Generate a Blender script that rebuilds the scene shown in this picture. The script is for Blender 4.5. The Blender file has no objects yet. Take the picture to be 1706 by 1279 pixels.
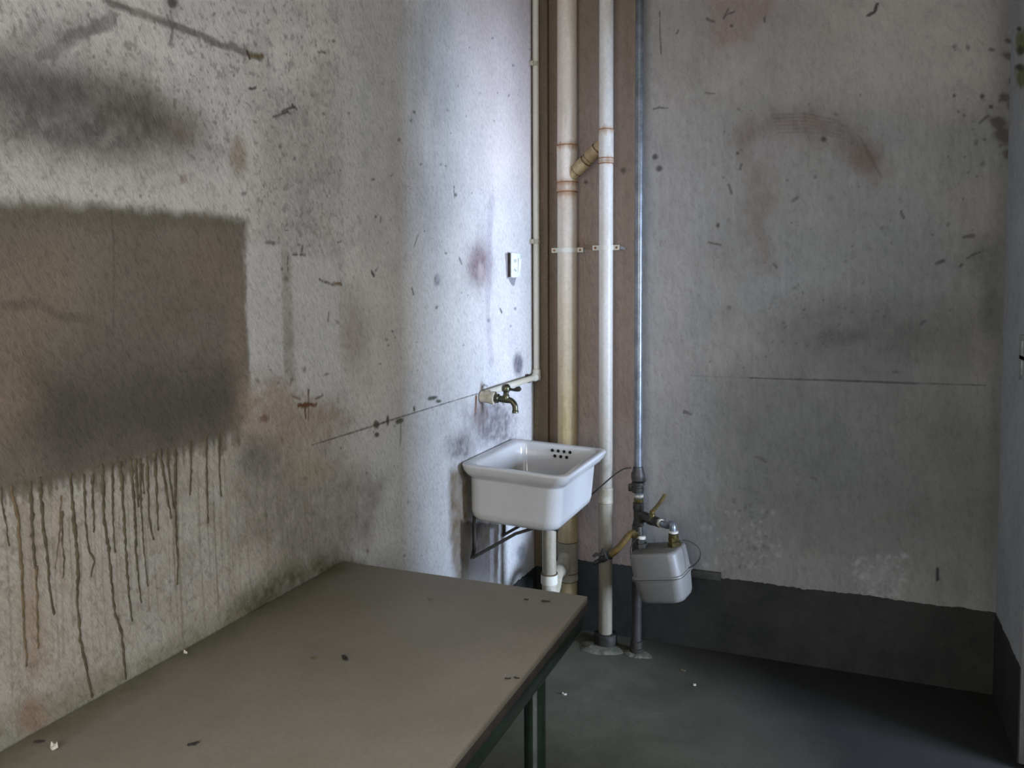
import bpy, bmesh, math, random
import numpy as np
from mathutils import Vector, Matrix

random.seed(7)
rng = np.random.RandomState(11)
scene = bpy.context.scene
COL = scene.collection

# ------------------------------------------------------------------ camera
FPX, PPX = 1370.0, 853.0
PITCH, ROLL, HORIZON = math.radians(3.0), 0.0045, 473.5
PPY = HORIZON + FPX * math.tan(PITCH)
YAW = math.atan(553 / FPX)
CAM = np.array([1.2478, 0.0, 1.5])
fwd = np.array([-math.sin(YAW) * math.cos(PITCH), math.cos(YAW) * math.cos(PITCH), -math.sin(PITCH)])
right0 = np.array([math.cos(YAW), math.sin(YAW), 0.0])
up0 = np.cross(right0, fwd)
cright = right0 * math.cos(ROLL) - up0 * math.sin(ROLL)
cup = up0 * math.cos(ROLL) + right0 * math.sin(ROLL)
cd = bpy.data.cameras.new('camera')
cam = bpy.data.objects.new('camera', cd)
COL.objects.link(cam)
cam.matrix_world = Matrix(((cright[0], cup[0], -fwd[0], CAM[0]), (cright[1], cup[1], -fwd[1], CAM[1]),
                           (cright[2], cup[2], -fwd[2], CAM[2]), (0, 0, 0, 1)))
cd.sensor_fit = 'HORIZONTAL'
cd.sensor_width = 36.0
cd.lens = 36.0 * FPX / 1706.0
cd.shift_x = 0.0
cd.shift_y = -(639.5 - PPY) / 1706.0
cd.clip_start = 0.02
scene.camera = cam

# ------------------------------------------------------------------ world, lights, exposure
world = bpy.data.worlds.new('overcast_world')
scene.world = world
world.use_nodes = True
wb = world.node_tree.nodes['Background']
wb.inputs[0].default_value = (0.62, 0.72, 0.90, 1)
wb.inputs[1].default_value = 0.12


def area(name, loc, aim, sx, sy, power, color):
    ld = bpy.data.lights.new(name, 'AREA')
    ld.shape = 'RECTANGLE'
    ld.size, ld.size_y, ld.energy, ld.color = sx, sy, power, color
    o = bpy.data.objects.new(name, ld)
    COL.objects.link(o)
    o.location = loc
    o.rotation_euler = (Vector(aim) - Vector(loc)).to_track_quat('-Z', 'Y').to_euler()
    return o


# cool daylight that comes in through the balcony door in the right wall
area('daylight_balcony', (4.3, 2.1, 1.2), (0.0, 2.95, 1.1), 1.0, 1.2, 415, (0.59, 0.73, 1.0))
# neutral daylight through the window in the right wall beside the camera
area('daylight_side_window', (1.775 + 0.17, 0.85, 1.65), (0.0, 0.85, 1.6), 1.15, 1.2, 18, (1.0, 0.97, 0.93))
# soft daylight through the window in the wall behind the camera
area('daylight_window', (0.9, -1.78, 1.65), (0.75, 3.0, 1.35), 1.1, 1.15, 62, (1.0, 0.97, 0.93))

vs = scene.view_settings
vs.view_transform = 'Standard'
vs.look = 'None'
vs.gamma = 1.0
vs.use_curve_mapping = False
vs.exposure = 0.0

# ------------------------------------------------------------------ room constants and helpers
D = 3.3609       # back wall
W = 1.775        # right wall
HC = 2.85        # ceiling
YF = -1.6        # wall behind the camera


def pray(x, y):
    d = fwd * FPX + cright * (x - PPX) - cup * (y - PPY)
    return d


def at(x, y, axis, val):
    """point of the plane axis=val that shows at photo pixel x, y"""
    d = pray(x, y)
    t = (val - CAM[axis]) / d[axis]
    return CAM + t * d


def LW(x, y):
    p = at(x, y, 0, 0.0)
    return p[1], p[2]


def BW(x, y):
    p = at(x, y, 1, D)
    return p[0], p[2]


def lin(c):
    c = np.asarray(c, float) / 255.0
    return np.where(c <= 0.04045, c / 12.92, ((c + 0.055) / 1.055) ** 2.4)


def lin4(c):
    l = lin(c)
    return (float(l[0]), float(l[1]), float(l[2]), 1.0)


# ---- materials
class NT:
    def __init__(self, name):
        self.m = bpy.data.materials.new(name)
        self.m.use_nodes = True
        self.t = self.m.node_tree
        self.b = self.t.nodes['Principled BSDF']

    def n(self, typ, **kw):
        nd = self.t.nodes.new(typ)
        for k, v in kw.items():
            setattr(nd, k, v)
        return nd

    def link(self, a, b):
        self.t.links.new(a, b)

    def coord(self):
        return self.n('ShaderNodeTexCoord').outputs['Object']

    def mapping(self, src, scale=(1, 1, 1), rot=(0, 0, 0)):
        m = self.n('ShaderNodeMapping')
        m.inputs['Scale'].default_value = scale
        m.inputs['Rotation'].default_value = rot
        self.link(src, m.inputs['Vector'])
        return m.outputs[0]

    def noise(self, src, scale, detail=4, rough=0.6, dist=0.0):
        t = self.n('ShaderNodeTexNoise')
        t.inputs['Scale'].default_value = scale
        t.inputs['Detail'].default_value = detail
        t.inputs['Roughness'].default_value = rough
        t.inputs['Distortion'].default_value = dist
        self.link(src, t.inputs['Vector'])
        return t.outputs['Fac']

    def ramp(self, src, stops):
        r = self.n('ShaderNodeValToRGB')
        el = r.color_ramp.elements
        while len(el) < len(stops):
            el.new(0.5)
        for e, (p, c) in zip(el, stops):
            e.position = p
            e.color = c if len(c) == 4 else (c[0], c[1], c[2], 1)
        self.link(src, r.inputs[0])
        return r.outputs[0]

    def mix(self, fac, a, b, mode='MIX'):
        m = self.n('ShaderNodeMix', data_type='RGBA', blend_type=mode)
        for i, v in ((0, fac), (6, a), (7, b)):
            if hasattr(v, 'node'):
                self.link(v, m.inputs[i])
            else:
                m.inputs[i].default_value = v
        return m.outputs[2]

    def math(self, op, a, b=0.5):
        m = self.n('ShaderNodeMath', operation=op)
        for i, v in ((0, a), (1, b)):
            if hasattr(v, 'node'):
                self.link(v, m.inputs[i])
            else:
                m.inputs[i].default_value = v
        return m.outputs[0]

    def bump(self, h, strength=0.3, dist=0.01):
        b = self.n('ShaderNodeBump')
        b.inputs['Strength'].default_value = strength
        b.inputs['Distance'].default_value = dist
        self.link(h, b.inputs['Height'])
        self.link(b.outputs[0], self.b.inputs['Normal'])

    def color(self, v):
        if hasattr(v, 'node'):
            self.link(v, self.b.inputs['Base Color'])
        else:
            self.b.inputs['Base Color'].default_value = v

    def set(self, rough=0.6, metal=0.0, spec=0.5, coat=0.0):
        self.b.inputs['Roughness'].default_value = rough
        self.b.inputs['Metallic'].default_value = metal
        self.b.inputs['Specular IOR Level'].default_value = spec
        self.b.inputs['Coat Weight'].default_value = coat


def G(v):
    return (v, v, v, 1)


def worn(name, c1, c2, scale=12, rough=0.5, metal=0.0, spec=0.4, fine=120, bump=0.15, bd=0.002, lo=0.4, hi=0.62,
         stretch=(1, 1, 1), grain=1.0):
    """two-tone procedural material: large noise mixes c1 and c2, fine noise gives grain and relief"""
    m = NT(name)
    co = m.coord()
    a = m.ramp(m.noise(m.mapping(co, stretch), scale, 5, 0.65), [(lo, G(0)), (hi, G(1))])
    f = m.noise(co, fine, 3, 0.6)
    base = m.mix(a, lin4(c1), lin4(c2))
    col = m.mix(1.0, base, m.ramp(f, [(0.3, G(1 - 0.18 * grain)), (0.7, G(1 + 0.12 * grain))]), 'MULTIPLY')
    m.color(col)
    m.bump(f, bump, bd)
    m.set(rough, metal, spec)
    return m.m


def wall_material(name, scale_vec, rot, f1, f2, b1, b2, rough=0.9, amp=1.0):
    """painted plaster: stain colours come from the mesh attribute, grain and relief from noise"""
    m = NT(name)
    co = m.coord()
    at_ = m.n('ShaderNodeAttribute', attribute_name='stain')
    mp = m.mapping(m.mapping(co, (1, 1, 1), rot), scale_vec)
    n1 = m.noise(mp, f1, 4, 0.65, 0.3)
    n2 = m.noise(mp, f2, 3, 0.7)
    n3 = m.noise(co, 4.5, 6, 0.68)
    c = m.mix(1.0, at_.outputs['Color'], m.ramp(n1, [(0.28, G(1 - 0.26 * amp)), (0.5, G(1.0)), (0.75, G(1 + 0.12 * amp))]), 'MULTIPLY')
    c = m.mix(1.0, c, m.ramp(n2, [(0.25, G(1 - 0.17 * amp)), (0.55, G(1.0)), (0.8, G(1 + 0.08 * amp))]), 'MULTIPLY')
    c = m.mix(1.0, c, m.ramp(n3, [(0.3, G(0.9)), (0.7, G(1.07))]), 'MULTIPLY')
    m.color(c)
    h = m.math('ADD', m.math('MULTIPLY', n1, b1), m.math('MULTIPLY', n2, b2))
    m.bump(h, 0.5, 0.006)
    m.set(rough, 0, 0.2)
    return m.m


M = {}
M['plaster_left'] = wall_material('stained_plaster', (1, 1.7, 0.75), (math.radians(-32), 0, 0), 60, 170, 0.8, 0.5)
M['plaster_back'] = wall_material('streaked_plaster', (1.7, 1, 0.75), (0, math.radians(12), 0), 40, 120, 0.8, 0.4, amp=0.65)
M['ceiling'] = worn('ceiling_paint', (212, 210, 206), (198, 196, 192), 3, 0.95)
M['black_paint'] = worn('black_skirting_paint', (34, 35, 33), (46, 47, 43), 7, 0.75, fine=60, bump=0.3)
M['ceramic'] = worn('glazed_ceramic', (184, 184, 183), (178, 177, 175), 3, 0.16, spec=0.55, bump=0.0, fine=30, grain=0.1)
M['hole'] = worn('dark_hole', (22, 22, 24), (14, 14, 15), 5, 0.9)
M['pvc'] = worn('aged_pvc', (198, 196, 184), (188, 180, 160), 2.2, 0.42, spec=0.4, bump=0.02, stretch=(1, 1, 0.4), grain=0.3)
M['pvc_dull'] = worn('grimy_pvc', (172, 166, 150), (148, 140, 120), 9, 0.5, bump=0.05)
M['pvc_yellow'] = worn('yellowed_pvc', (166, 148, 112), (140, 120, 88), 12, 0.55, bump=0.05)
M['rust'] = worn('rust_stain', (122, 72, 40), (150, 104, 66), 40, 0.85)
M['grime'] = worn('joint_grime', (78, 64, 46), (104, 86, 60), 40, 0.85)
M['galv'] = worn('galvanised_steel', (128, 134, 140), (104, 108, 112), 14, 0.36, metal=0.55, bump=0.06)
M['galv_dark'] = worn('dull_dark_steel', (74, 70, 68), (56, 54, 52), 14, 0.5, metal=0.4, bump=0.1)
M['iron'] = worn('dirty_cast_iron', (72, 70, 64), (50, 48, 44), 30, 0.55, metal=0.5, bump=0.25)
M['brass'] = worn('tarnished_brass', (120, 106, 62), (82, 78, 60), 30, 0.35, metal=0.85, bump=0.12)
M['bronze'] = worn('dull_bronze', (98, 96, 78), (70, 68, 52), 40, 0.3, metal=0.85, bump=0.1)
M['tape'] = worn('thread_tape', (196, 190, 176), (170, 160, 140), 40, 0.8)
M['hose'] = worn('yellow_gas_pipe', (118, 94, 46), (84, 74, 46), 26, 0.55, bump=0.1)
M['lever'] = worn('dull_lever_paint', (98, 86, 48), (74, 68, 46), 30, 0.5, bump=0.1)
M['meter'] = worn('meter_grey_paint', (114, 112, 107), (106, 103, 98), 6, 0.5, bump=0.03, grain=0.3)
M['meter_top'] = worn('meter_top_dust', (104, 100, 90), (90, 86, 78), 10, 0.75)
M['wire'] = worn('black_wire', (40, 38, 34), (54, 50, 40), 30, 0.5)
M['plastic'] = worn('white_plastic', (226, 230, 226), (212, 216, 208), 6, 0.35, bump=0.0)
M['plastic_old'] = worn('old_grey_plastic', (150, 154, 152), (136, 140, 138), 8, 0.45)
M['green'] = worn('dark_green_enamel', (38, 54, 44), (30, 40, 34), 14, 0.2, spec=0.75, bump=0.04)
M['edge'] = worn('board_edge', (62, 56, 52), (46, 44, 42), 20, 0.7)
M['mortar'] = worn('rough_mortar', (112, 110, 96), (78, 78, 66), 22, 0.95, bump=0.6, bd=0.006, fine=60)
M['frame'] = worn('painted_window_frame', (120, 124, 122), (104, 106, 104), 5, 0.5)
M['cement'] = worn('bare_cement', (136, 133, 128), (120, 116, 110), 30, 0.95, bump=0.4)
M['drip'] = worn('dried_drip', (90, 84, 66), (70, 64, 50), 40, 0.75, bump=0.1)
M['rust_drip'] = worn('brown_drip', (112, 96, 74), (92, 78, 58), 40, 0.75, bump=0.1)
M['flake_dark'] = worn('dark_flake', (48, 44, 40), (36, 34, 32), 50, 0.8)
M['flake_white'] = worn('white_flake', (196, 192, 182), (176, 172, 160), 50, 0.8)
M['leaf'] = worn('dry_leaf', (104, 92, 68), (76, 68, 50), 50, 0.8)
M['wood_dark'] = worn('dark_batten', (70, 70, 64), (54, 54, 50), 20, 0.8)


# ---- geometry builder
class MB:
    def __init__(self):
        self.v, self.f = [], []

    def add(self, vs, fs):
        o = len(self.v)
        self.v += [tuple(map(float, p)) for p in vs]
        self.f += [tuple(i + o for i in f) for f in fs]
        return self

    def box(self, c, s, bevel=0.0, mat=None, seg=2):
        bm = bmesh.new()
        bmesh.ops.create_cube(bm, size=1.0)
        bmesh.ops.scale(bm, vec=s, verts=bm.verts)
        if bevel:
            bmesh.ops.bevel(bm, geom=bm.edges[:], offset=bevel, segments=seg, profile=0.5, affect='EDGES')
        if mat is not None:
            bmesh.ops.transform(bm, matrix=mat, verts=bm.verts)
        bmesh.ops.translate(bm, vec=c, verts=bm.verts)
        bm.verts.index_update()
        self.add([v.co for v in bm.verts], [[v.index for v in f.verts] for f in bm.faces])
        bm.free()
        return self

    def tube(self, pts, r, seg=16, caps=True, squash=None):
        P = [Vector(p) for p in pts]
        n = len(P)
        R = r if hasattr(r, '__len__') else [r] * n
        tang = []
        for i in range(n):
            a, b = P[max(i - 1, 0)], P[min(i + 1, n - 1)]
            t = b - a
            if t.length < 1e-9:
                t = (P[-1] - P[0])
            tang.append(t.normalized())
        ref = Vector((0, 0, 1)) if abs(tang[0].z) < 0.9 else Vector((1, 0, 0))
        u = tang[0].cross(ref).normalized()
        vs, fs = [], []
        for i in range(n):
            u = (u - tang[i] * u.dot(tang[i])).normalized()
            w = tang[i].cross(u)
            for k in range(seg):
                a = 2 * math.pi * k / seg
                q = (u * math.cos(a) + w * math.sin(a)) * R[i]
                if squash is not None:
                    q = Vector((q.x * squash[0], q.y * squash[1], q.z * squash[2]))
                vs.append(P[i] + q)
        for i in range(n - 1):
            for k in range(seg):
                k2 = (k + 1) % seg
                fs.append((i * seg + k, i * seg + k2, (i + 1) * seg + k2, (i + 1) * seg + k))
        if caps:
            fs.append(tuple(range(seg))[::-1])
            fs.append(tuple((n - 1) * seg + k for k in range(seg)))
        return self.add(vs, fs)

    def lathe(self, o, d, prof, seg=24):
        """profile of (height along d, radius) from point o"""
        o, d = Vector(o), Vector(d).normalized()
        pts = [o + d * h for h, r in prof]
        # offset duplicate heights a hair so that tangents stay defined
        vs, fs = [], []
        ref = Vector((0, 0, 1)) if abs(d.z) < 0.9 else Vector((1, 0, 0))
        u = d.cross(ref).normalized()
        w = d.cross(u)
        for (h, r), p in zip(prof, pts):
            for k in range(seg):
                a = 2 * math.pi * k / seg
                vs.append(p + (u * math.cos(a) + w * math.sin(a)) * max(r, 1e-5))
        n = len(prof)
        for i in range(n - 1):
            for k in range(seg):
                k2 = (k + 1) % seg
                fs.append((i * seg + k, i * seg + k2, (i + 1) * seg + k2, (i + 1) * seg + k))
        fs.append(tuple(range(seg))[::-1])
        fs.append(tuple((n - 1) * seg + k for k in range(seg)))
        return self.add(vs, fs)

    def loft(self, rings, cap0=True, cap1=True):
        n = len(rings[0])
        vs = [p for r in rings for p in r]
        fs = []
        for i in range(len(rings) - 1):
            for k in range(n):
                k2 = (k + 1) % n
                fs.append((i * n + k, i * n + k2, (i + 1) * n + k2, (i + 1) * n + k))
        if cap0:
            fs.append(tuple(range(n))[::-1])
        if cap1:
            fs.append(tuple((len(rings) - 1) * n + k for k in range(n)))
        return self.add(vs, fs)

    def transform(self, mat):
        self.v = [tuple(mat @ Vector(p)) for p in self.v]
        return self

    def build(self, name, mat, parent=None, origin=None, smooth=35):
        if parent is not None:
            org = Vector(ORG[parent.name])
        else:
            org = Vector(origin) if origin is not None else Vector((0, 0, 0))
        me = bpy.data.meshes.new(name)
        me.from_pydata([tuple(Vector(p) - org) for p in self.v], [], self.f)
        me.validate()
        bm = bmesh.new()
        bm.from_mesh(me)
        bmesh.ops.recalc_face_normals(bm, faces=bm.faces)
        bm.to_mesh(me)
        bm.free()
        me.materials.append(M[mat] if isinstance(mat, str) else mat)
        if smooth:
            me.shade_smooth()
            me.set_sharp_from_angle(angle=math.radians(smooth))
        o = bpy.data.objects.new(name, me)
        COL.objects.link(o)
        if parent is not None:
            o.parent = parent
        else:
            o.location = org
        ORG[o.name] = tuple(org)
        return o


ORG = {}


def thing(name, label, cat, loc, group=None):
    o = bpy.data.objects.new(name, None)
    o.empty_display_size = 0.05
    COL.objects.link(o)
    o.location = loc
    ORG[o.name] = tuple(loc)
    o['label'] = label
    o['category'] = cat
    if group:
        o['group'] = group
    return o


def tag(o, label, cat, group=None):
    o['label'] = label
    o['category'] = cat
    if group:
        o['group'] = group
    return o


def struct(o, label=None):
    o['kind'] = 'structure'
    if label:
        o['label'] = label
    return o


def arc(c, a, b, n=6):
    """rounded corner: quadratic arc from a over c to b"""
    a, b, c = Vector(a), Vector(b), Vector(c)
    return [tuple((1 - t) ** 2 * a + 2 * t * (1 - t) * c + t * t * b) for t in [i / n for i in range(n + 1)]]


def rounded_path(pts, r, n=6):
    P = [Vector(p) for p in pts]
    out = [tuple(P[0])]
    for i in range(1, len(P) - 1):
        d0 = (P[i - 1] - P[i])
        d1 = (P[i + 1] - P[i])
        rr = min(r, d0.length * 0.49, d1.length * 0.49)
        out += arc(P[i], P[i] + d0.normalized() * rr, P[i] + d1.normalized() * rr, n)
    out.append(tuple(P[-1]))
    return out


# ------------------------------------------------------------------ stained walls
def vnoise(a, b, s, seed, octs=4, gain=0.55):
    """value noise on coordinate arrays, about 0..1"""
    out = np.zeros(np.broadcast(a, b).shape)
    amp, tot = 1.0, 0.0
    for o in range(octs):
        r = np.random.RandomState(seed + 31 * o).rand(128, 128)
        x, y = a * s + 17.3 * o + 300, b * s + 9.1 * o + 300
        xi, yi = np.floor(x).astype(int), np.floor(y).astype(int)
        fx, fy = x - xi, y - yi
        fx, fy = fx * fx * (3 - 2 * fx), fy * fy * (3 - 2 * fy)
        q = lambda i, j: r[(xi + i) % 128, (yi + j) % 128]
        out = out + amp * ((q(0, 0) * (1 - fx) + q(1, 0) * fx) * (1 - fy) + (q(0, 1) * (1 - fx) + q(1, 1) * fx) * fy)
        tot += amp
        amp *= gain
        s *= 2.07
    return out / tot


def sstep(e0, e1, x):
    t = np.clip((x - e0) / (e1 - e0 + 1e-12), 0, 1)
    return t * t * (3 - 2 * t)


class WallPaint:
    """stain colours for one wall in the wall's own metric coordinates a (along), b (up)"""

    def __init__(self, a, b, base, conv):
        self.a, self.b, self.conv = a, b, conv
        self.A, self.B = np.meshgrid(a, b, indexing='ij')
        self.c = np.empty(self.A.shape + (3,))
        self.c[:] = lin(base)

    def win(self, a0, a1, b0, b1):
        i0, i1 = np.searchsorted(self.a, [a0, a1])
        j0, j1 = np.searchsorted(self.b, [b0, b1])
        return slice(max(i0 - 1, 0), i1 + 1), slice(max(j0 - 1, 0), j1 + 1)

    def put(self, sl, mask, col, mul=False):
        m = np.clip(mask, 0, 1)[..., None]
        cur = self.c[sl]
        tgt = cur * np.asarray(col) if mul else lin(col)
        self.c[sl] = cur * (1 - m) + tgt * m

    def poly(self, pts, col, k=1.0, soft=0.02, rag=0.01, rs=25, mul=False, seed=1, tex=0.0, ts=60):
        P = np.array([self.conv(*p) for p in pts])
        pad = soft + rag * 2
        sl = self.win(P[:, 0].min() - pad, P[:, 0].max() + pad, P[:, 1].min() - pad, P[:, 1].max() + pad)
        A, B = self.A[sl], self.B[sl]
        if A.size == 0:
            return
        x = A + rag * 2 * (vnoise(A, B, rs, seed) - 0.5)
        y = B + rag * 2 * (vnoise(A, B, rs, seed + 5) - 0.5)
        inside = np.zeros(A.shape, bool)
        dist = np.full(A.shape, 1e9)
        n = len(P)
        for i in range(n):
            p, q = P[i], P[(i + 1) % n]
            cond = (p[1] > y) != (q[1] > y)
            with np.errstate(divide='ignore', invalid='ignore'):
                xx = (q[0] - p[0]) * (y - p[1]) / (q[1] - p[1] + 1e-15) + p[0]
            inside ^= cond & (x < xx)
            e = q - p
            t = np.clip(((x - p[0]) * e[0] + (y - p[1]) * e[1]) / (e @ e + 1e-15), 0, 1)
            dist = np.minimum(dist, np.hypot(x - p[0] - t * e[0], y - p[1] - t * e[1]))
        sd = np.where(inside, dist, -dist)
        m = sstep(-soft, soft, sd) * k
        if tex:
            m = m * (1 - tex + 2 * tex * vnoise(A, B, ts, seed + 9, 3))
        self.put(sl, m, col, mul)

    def blob(self, px, py, rx, ry, col, k=1.0, rot=0.0, p=1.0, rag=0.25, mul=False, seed=3, tex=0.0, ts=60):
        c = np.array(self.conv(px, py))
        ex = np.array(self.conv(px + 1, py)) - c
        ey = np.array(self.conv(px, py + 1)) - c
        J = np.array([ex, ey]).T
        Ji = np.linalg.inv(J)
        R = max(rx, ry) * 1.5
        ra, rb = R * (abs(ex[0]) + abs(ey[0])), R * (abs(ex[1]) + abs(ey[1]))
        sl = self.win(c[0] - ra, c[0] + ra, c[1] - rb, c[1] + rb)
        A, B = self.A[sl], self.B[sl]
        if A.size == 0:
            return
        u = Ji[0, 0] * (A - c[0]) + Ji[0, 1] * (B - c[1])
        v = Ji[1, 0] * (A - c[0]) + Ji[1, 1] * (B - c[1])
        cr, sr = math.cos(rot), math.sin(rot)
        u, v = u * cr + v * sr, -u * sr + v * cr
        r = np.hypot(u / rx, v / ry)
        if rag:
            r = r * (1 + rag * 2 * (vnoise(A, B, 40.0 / max(1.0, R / 30.0), seed) - 0.5))
        m = np.clip(1 - r, 0, 1)
        m = m * m * (3 - 2 * m)
        m = np.clip(m * p, 0, 1) * k
        if tex:
            m = m * (1 - tex + 2 * tex * vnoise(A, B, ts, seed + 9, 3))
        self.put(sl, m, col, mul)

    def stroke(self, pts, wpx, col, k=1.0, rag=0.6, mul=False, seed=4):
        P = np.array([self.conv(*p) for p in pts])
        mp = pts[len(pts) // 2]
        c0, c1 = np.array(self.conv(*mp)), np.array(self.conv(mp[0], mp[1] + 1))
        w = np.hypot(*(c1 - c0)) * wpx / 2
        pad = w * 3
        sl = self.win(P[:, 0].min() - pad, P[:, 0].max() + pad, P[:, 1].min() - pad, P[:, 1].max() + pad)
        A, B = self.A[sl], self.B[sl]
        if A.size == 0:
            return
        x = A + w * rag * 2 * (vnoise(A, B, 0.25 / w, seed) - 0.5)
        y = B + w * rag * 2 * (vnoise(A, B, 0.25 / w, seed + 3) - 0.5)
        dist = np.full(A.shape, 1e9)
        for p, q in zip(P[:-1], P[1:]):
            e = q - p
            t = np.clip(((x - p[0]) * e[0] + (y - p[1]) * e[1]) / (e @ e + 1e-15), 0, 1)
            dist = np.minimum(dist, np.hypot(x - p[0] - t * e[0], y - p[1] - t * e[1]))
        m = (1 - sstep(w * 0.6, w * 1.5, dist)) * k
        m = m * (0.55 + 0.9 * vnoise(A, B, 0.12 / w, seed + 7, 3))
        self.put(sl, m, col, mul)

    def specks(self, x0, x1, y0, y1, n, col, smin=1.0, smax=2.6, k=0.8, seed=5):
        r = np.random.RandomState(seed)
        for i in range(n):
            s = smin + (smax - smin) * r.rand() ** 2
            self.blob(x0 + (x1 - x0) * r.rand(), y0 + (y1 - y0) * r.rand(), s * (0.8 + r.rand()), s * (0.8 + 1.2 * r.rand()),
                      col, k * (0.5 + 0.5 * r.rand()), rot=r.rand() * 3, p=1.5, rag=0.6, seed=int(r.randint(1, 9999)))


def grid_mesh(name, patches, mat, extra=None):
    """patches: (P origin, ea, eb, a, b, colours) ; builds one mesh with attribute 'stain'"""
    V, F, Cc = [], [], []
    off = 0
    for (o, ea, eb, a, b, c) in patches:
        A, B = np.meshgrid(a, b, indexing='ij')
        v = np.asarray(o)[None, None] + A[..., None] * np.asarray(ea) + B[..., None] * np.asarray(eb)
        na, nb = A.shape
        idx = np.arange(na * nb).reshape(na, nb) + off
        f = np.stack([idx[:-1, :-1], idx[1:, :-1], idx[1:, 1:], idx[:-1, 1:]], -1).reshape(-1, 4)
        V.append(v.reshape(-1, 3))
        F.append(f)
        Cc.append(c.reshape(-1, 3))
        off += na * nb
    for (lo, hi, col) in (extra or []):
        x0, y0, z0 = lo
        x1, y1, z1 = hi
        v = np.array([(x, y, z) for x in (x0, x1) for y in (y0, y1) for z in (z0, z1)])
        f = np.array([(0, 1, 3, 2), (4, 6, 7, 5), (0, 4, 5, 1), (2, 3, 7, 6), (0, 2, 6, 4), (1, 5, 7, 3)]) + off
        V.append(v)
        F.append(f)
        Cc.append(np.repeat(lin(col)[None], 8, 0))
        off += 8
    V, F, Cc = np.concatenate(V), np.concatenate(F), np.concatenate(Cc)
    me = bpy.data.meshes.new(name)
    me.vertices.add(len(V))
    me.vertices.foreach_set('co', V.astype(np.float32).ravel())
    me.loops.add(F.size)
    me.loops.foreach_set('vertex_index', F.astype(np.int32).ravel())
    me.polygons.add(len(F))
    me.polygons.foreach_set('loop_start', np.arange(0, F.size, 4, dtype=np.int32))
    me.update(calc_edges=True)
    at_ = me.attributes.new('stain', 'FLOAT_COLOR', 'POINT')
    c4 = np.ones((len(V), 4), np.float32)
    c4[:, :3] = Cc
    at_.data.foreach_set('color', c4.ravel())
    me.materials.append(mat)
    o = bpy.data.objects.new(name, me)
    COL.objects.link(o)
    ORG[o.name] = (0, 0, 0)
    return struct(o)


# ---------- left wall
ya = [YF, -1.0, -0.4, 0.1, 0.45, 0.6]
while ya[-1] < D:
    dist = math.hypot(ya[-1], CAM[0])
    ya.append(ya[-1] + 0.0019 * max(1.0, dist * 0.62) + (0.004 if ya[-1] < 0.8 else 0))
ya[-1] = D
ya = np.array(ya)
zb = np.concatenate([np.arange(0, 2.0, 0.0034), np.arange(2.0, 2.75, 0.0048), [2.8, HC]])
wl = WallPaint(ya, zb, (180, 179, 177), LW)
A, B = wl.A, wl.B
n1 = vnoise(A, B, 3, 101, 5)
n2 = vnoise(A, B, 14, 120, 4)
wl.c *= (0.84 + 0.30 * n1)[..., None]
wl.c *= (1 + (vnoise(A, B, 5, 140, 3) - 0.5)[..., None] * np.array([0.05, 0.0, -0.06]))
wl.c *= (1 - (0.08 + 0.12 * sstep(2.2, 1.5, A)) * sstep(0.55, 0.75, n2))[..., None]
wl.c *= (0.94 + 0.12 * vnoise(A * 4, B * 0.6, 8, 170, 3))[..., None]
# fine dark speckle of the rough coat left of centre
sp = sstep(0.60, 0.76, vnoise(A, B, 85, 150, 3)) * sstep(2.25, 1.6, A)
wl.put((slice(None), slice(None)), sp * 0.5, (96, 92, 88))
sp = sstep(0.66, 0.8, vnoise(A, B, 60, 160, 3))
wl.put((slice(None), slice(None)), sp * 0.22, (120, 116, 114))
# lighter colour near the corner, pinker towards the top
wl.poly([(740, -60), (905, -60), (905, 980), (880, 980), (830, 640), (770, 560)], (212, 206, 202), 0.6, 0.14, 0.05, 8, seed=98, tex=0.2, ts=10)
wl.poly([(770, -60), (905, -60), (905, 330), (800, 300)], (208, 192, 186), 0.6, 0.16, 0.05, 8, seed=173)
# lighter middle part
wl.poly([(610, 430), (760, 380), (800, 480), (790, 640), (700, 670), (620, 690), (600, 560)], (206, 203, 197), 0.7, 0.22, 0.08, 7, seed=171, tex=0.2, ts=10)
wl.poly([(560, 760), (760, 690), (760, 980), (600, 950)], (200, 201, 200), 0.5, 0.12, 0.06, 7, seed=172, tex=0.3, ts=14)
# brownish veil low on the wall
wl.poly([(-200, 830), (420, 700), (560, 690), (600, 760), (560, 960), (-200, 1320)], (152, 146, 132), 0.55, 0.08, 0.04, 8, tex=0.4, ts=20)
# soot smudge high up on the left
wl.blob(150, 195, 330, 120, (92, 90, 87), 0.85, 0.22, 1.35, 0.3, seed=21, tex=0.35, ts=45)
wl.blob(60, 150, 190, 70, (92, 90, 88), 0.7, 0.3, 1.2, 0.3, seed=22, tex=0.3, ts=40)
wl.blob(240, 190, 130, 75, (84, 80, 72), 0.6, 0.5, 1.2, 0.3, seed=23, tex=0.35)
wl.blob(310, 215, 60, 55, (106, 96, 84), 0.5, 0.4, 1.2, 0.3, seed=24, tex=0.4)
wl.blob(398, 262, 22, 60, (126, 110, 92), 0.65, 0, 1.3, 0.3, seed=25, tex=0.3)
wl.blob(80, 60, 160, 40, (120, 118, 116), 0.55, -0.3, 1.2, 0.3, seed=26, tex=0.4)
wl.stroke([(60, 95), (110, 70), (145, 55), (185, 28)], 18, (92, 90, 88), 0.6, 1.6, seed=30)
wl.stroke([(180, 2), (240, 22), (300, 45), (350, 66), (400, 84), (432, 96)], 13, (84, 79, 76), 0.75, 1.2, seed=31)
wl.stroke([(412, 84), (416, 98)], 5, (70, 58, 42), 0.9, seed=32)
wl.stroke([(418, 92), (438, 94)], 6, (104, 90, 66), 0.8, seed=33)
wl.blob(287, 4, 12, 14, (70, 70, 68), 0.9, 0, 2, 0.3)
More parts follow.
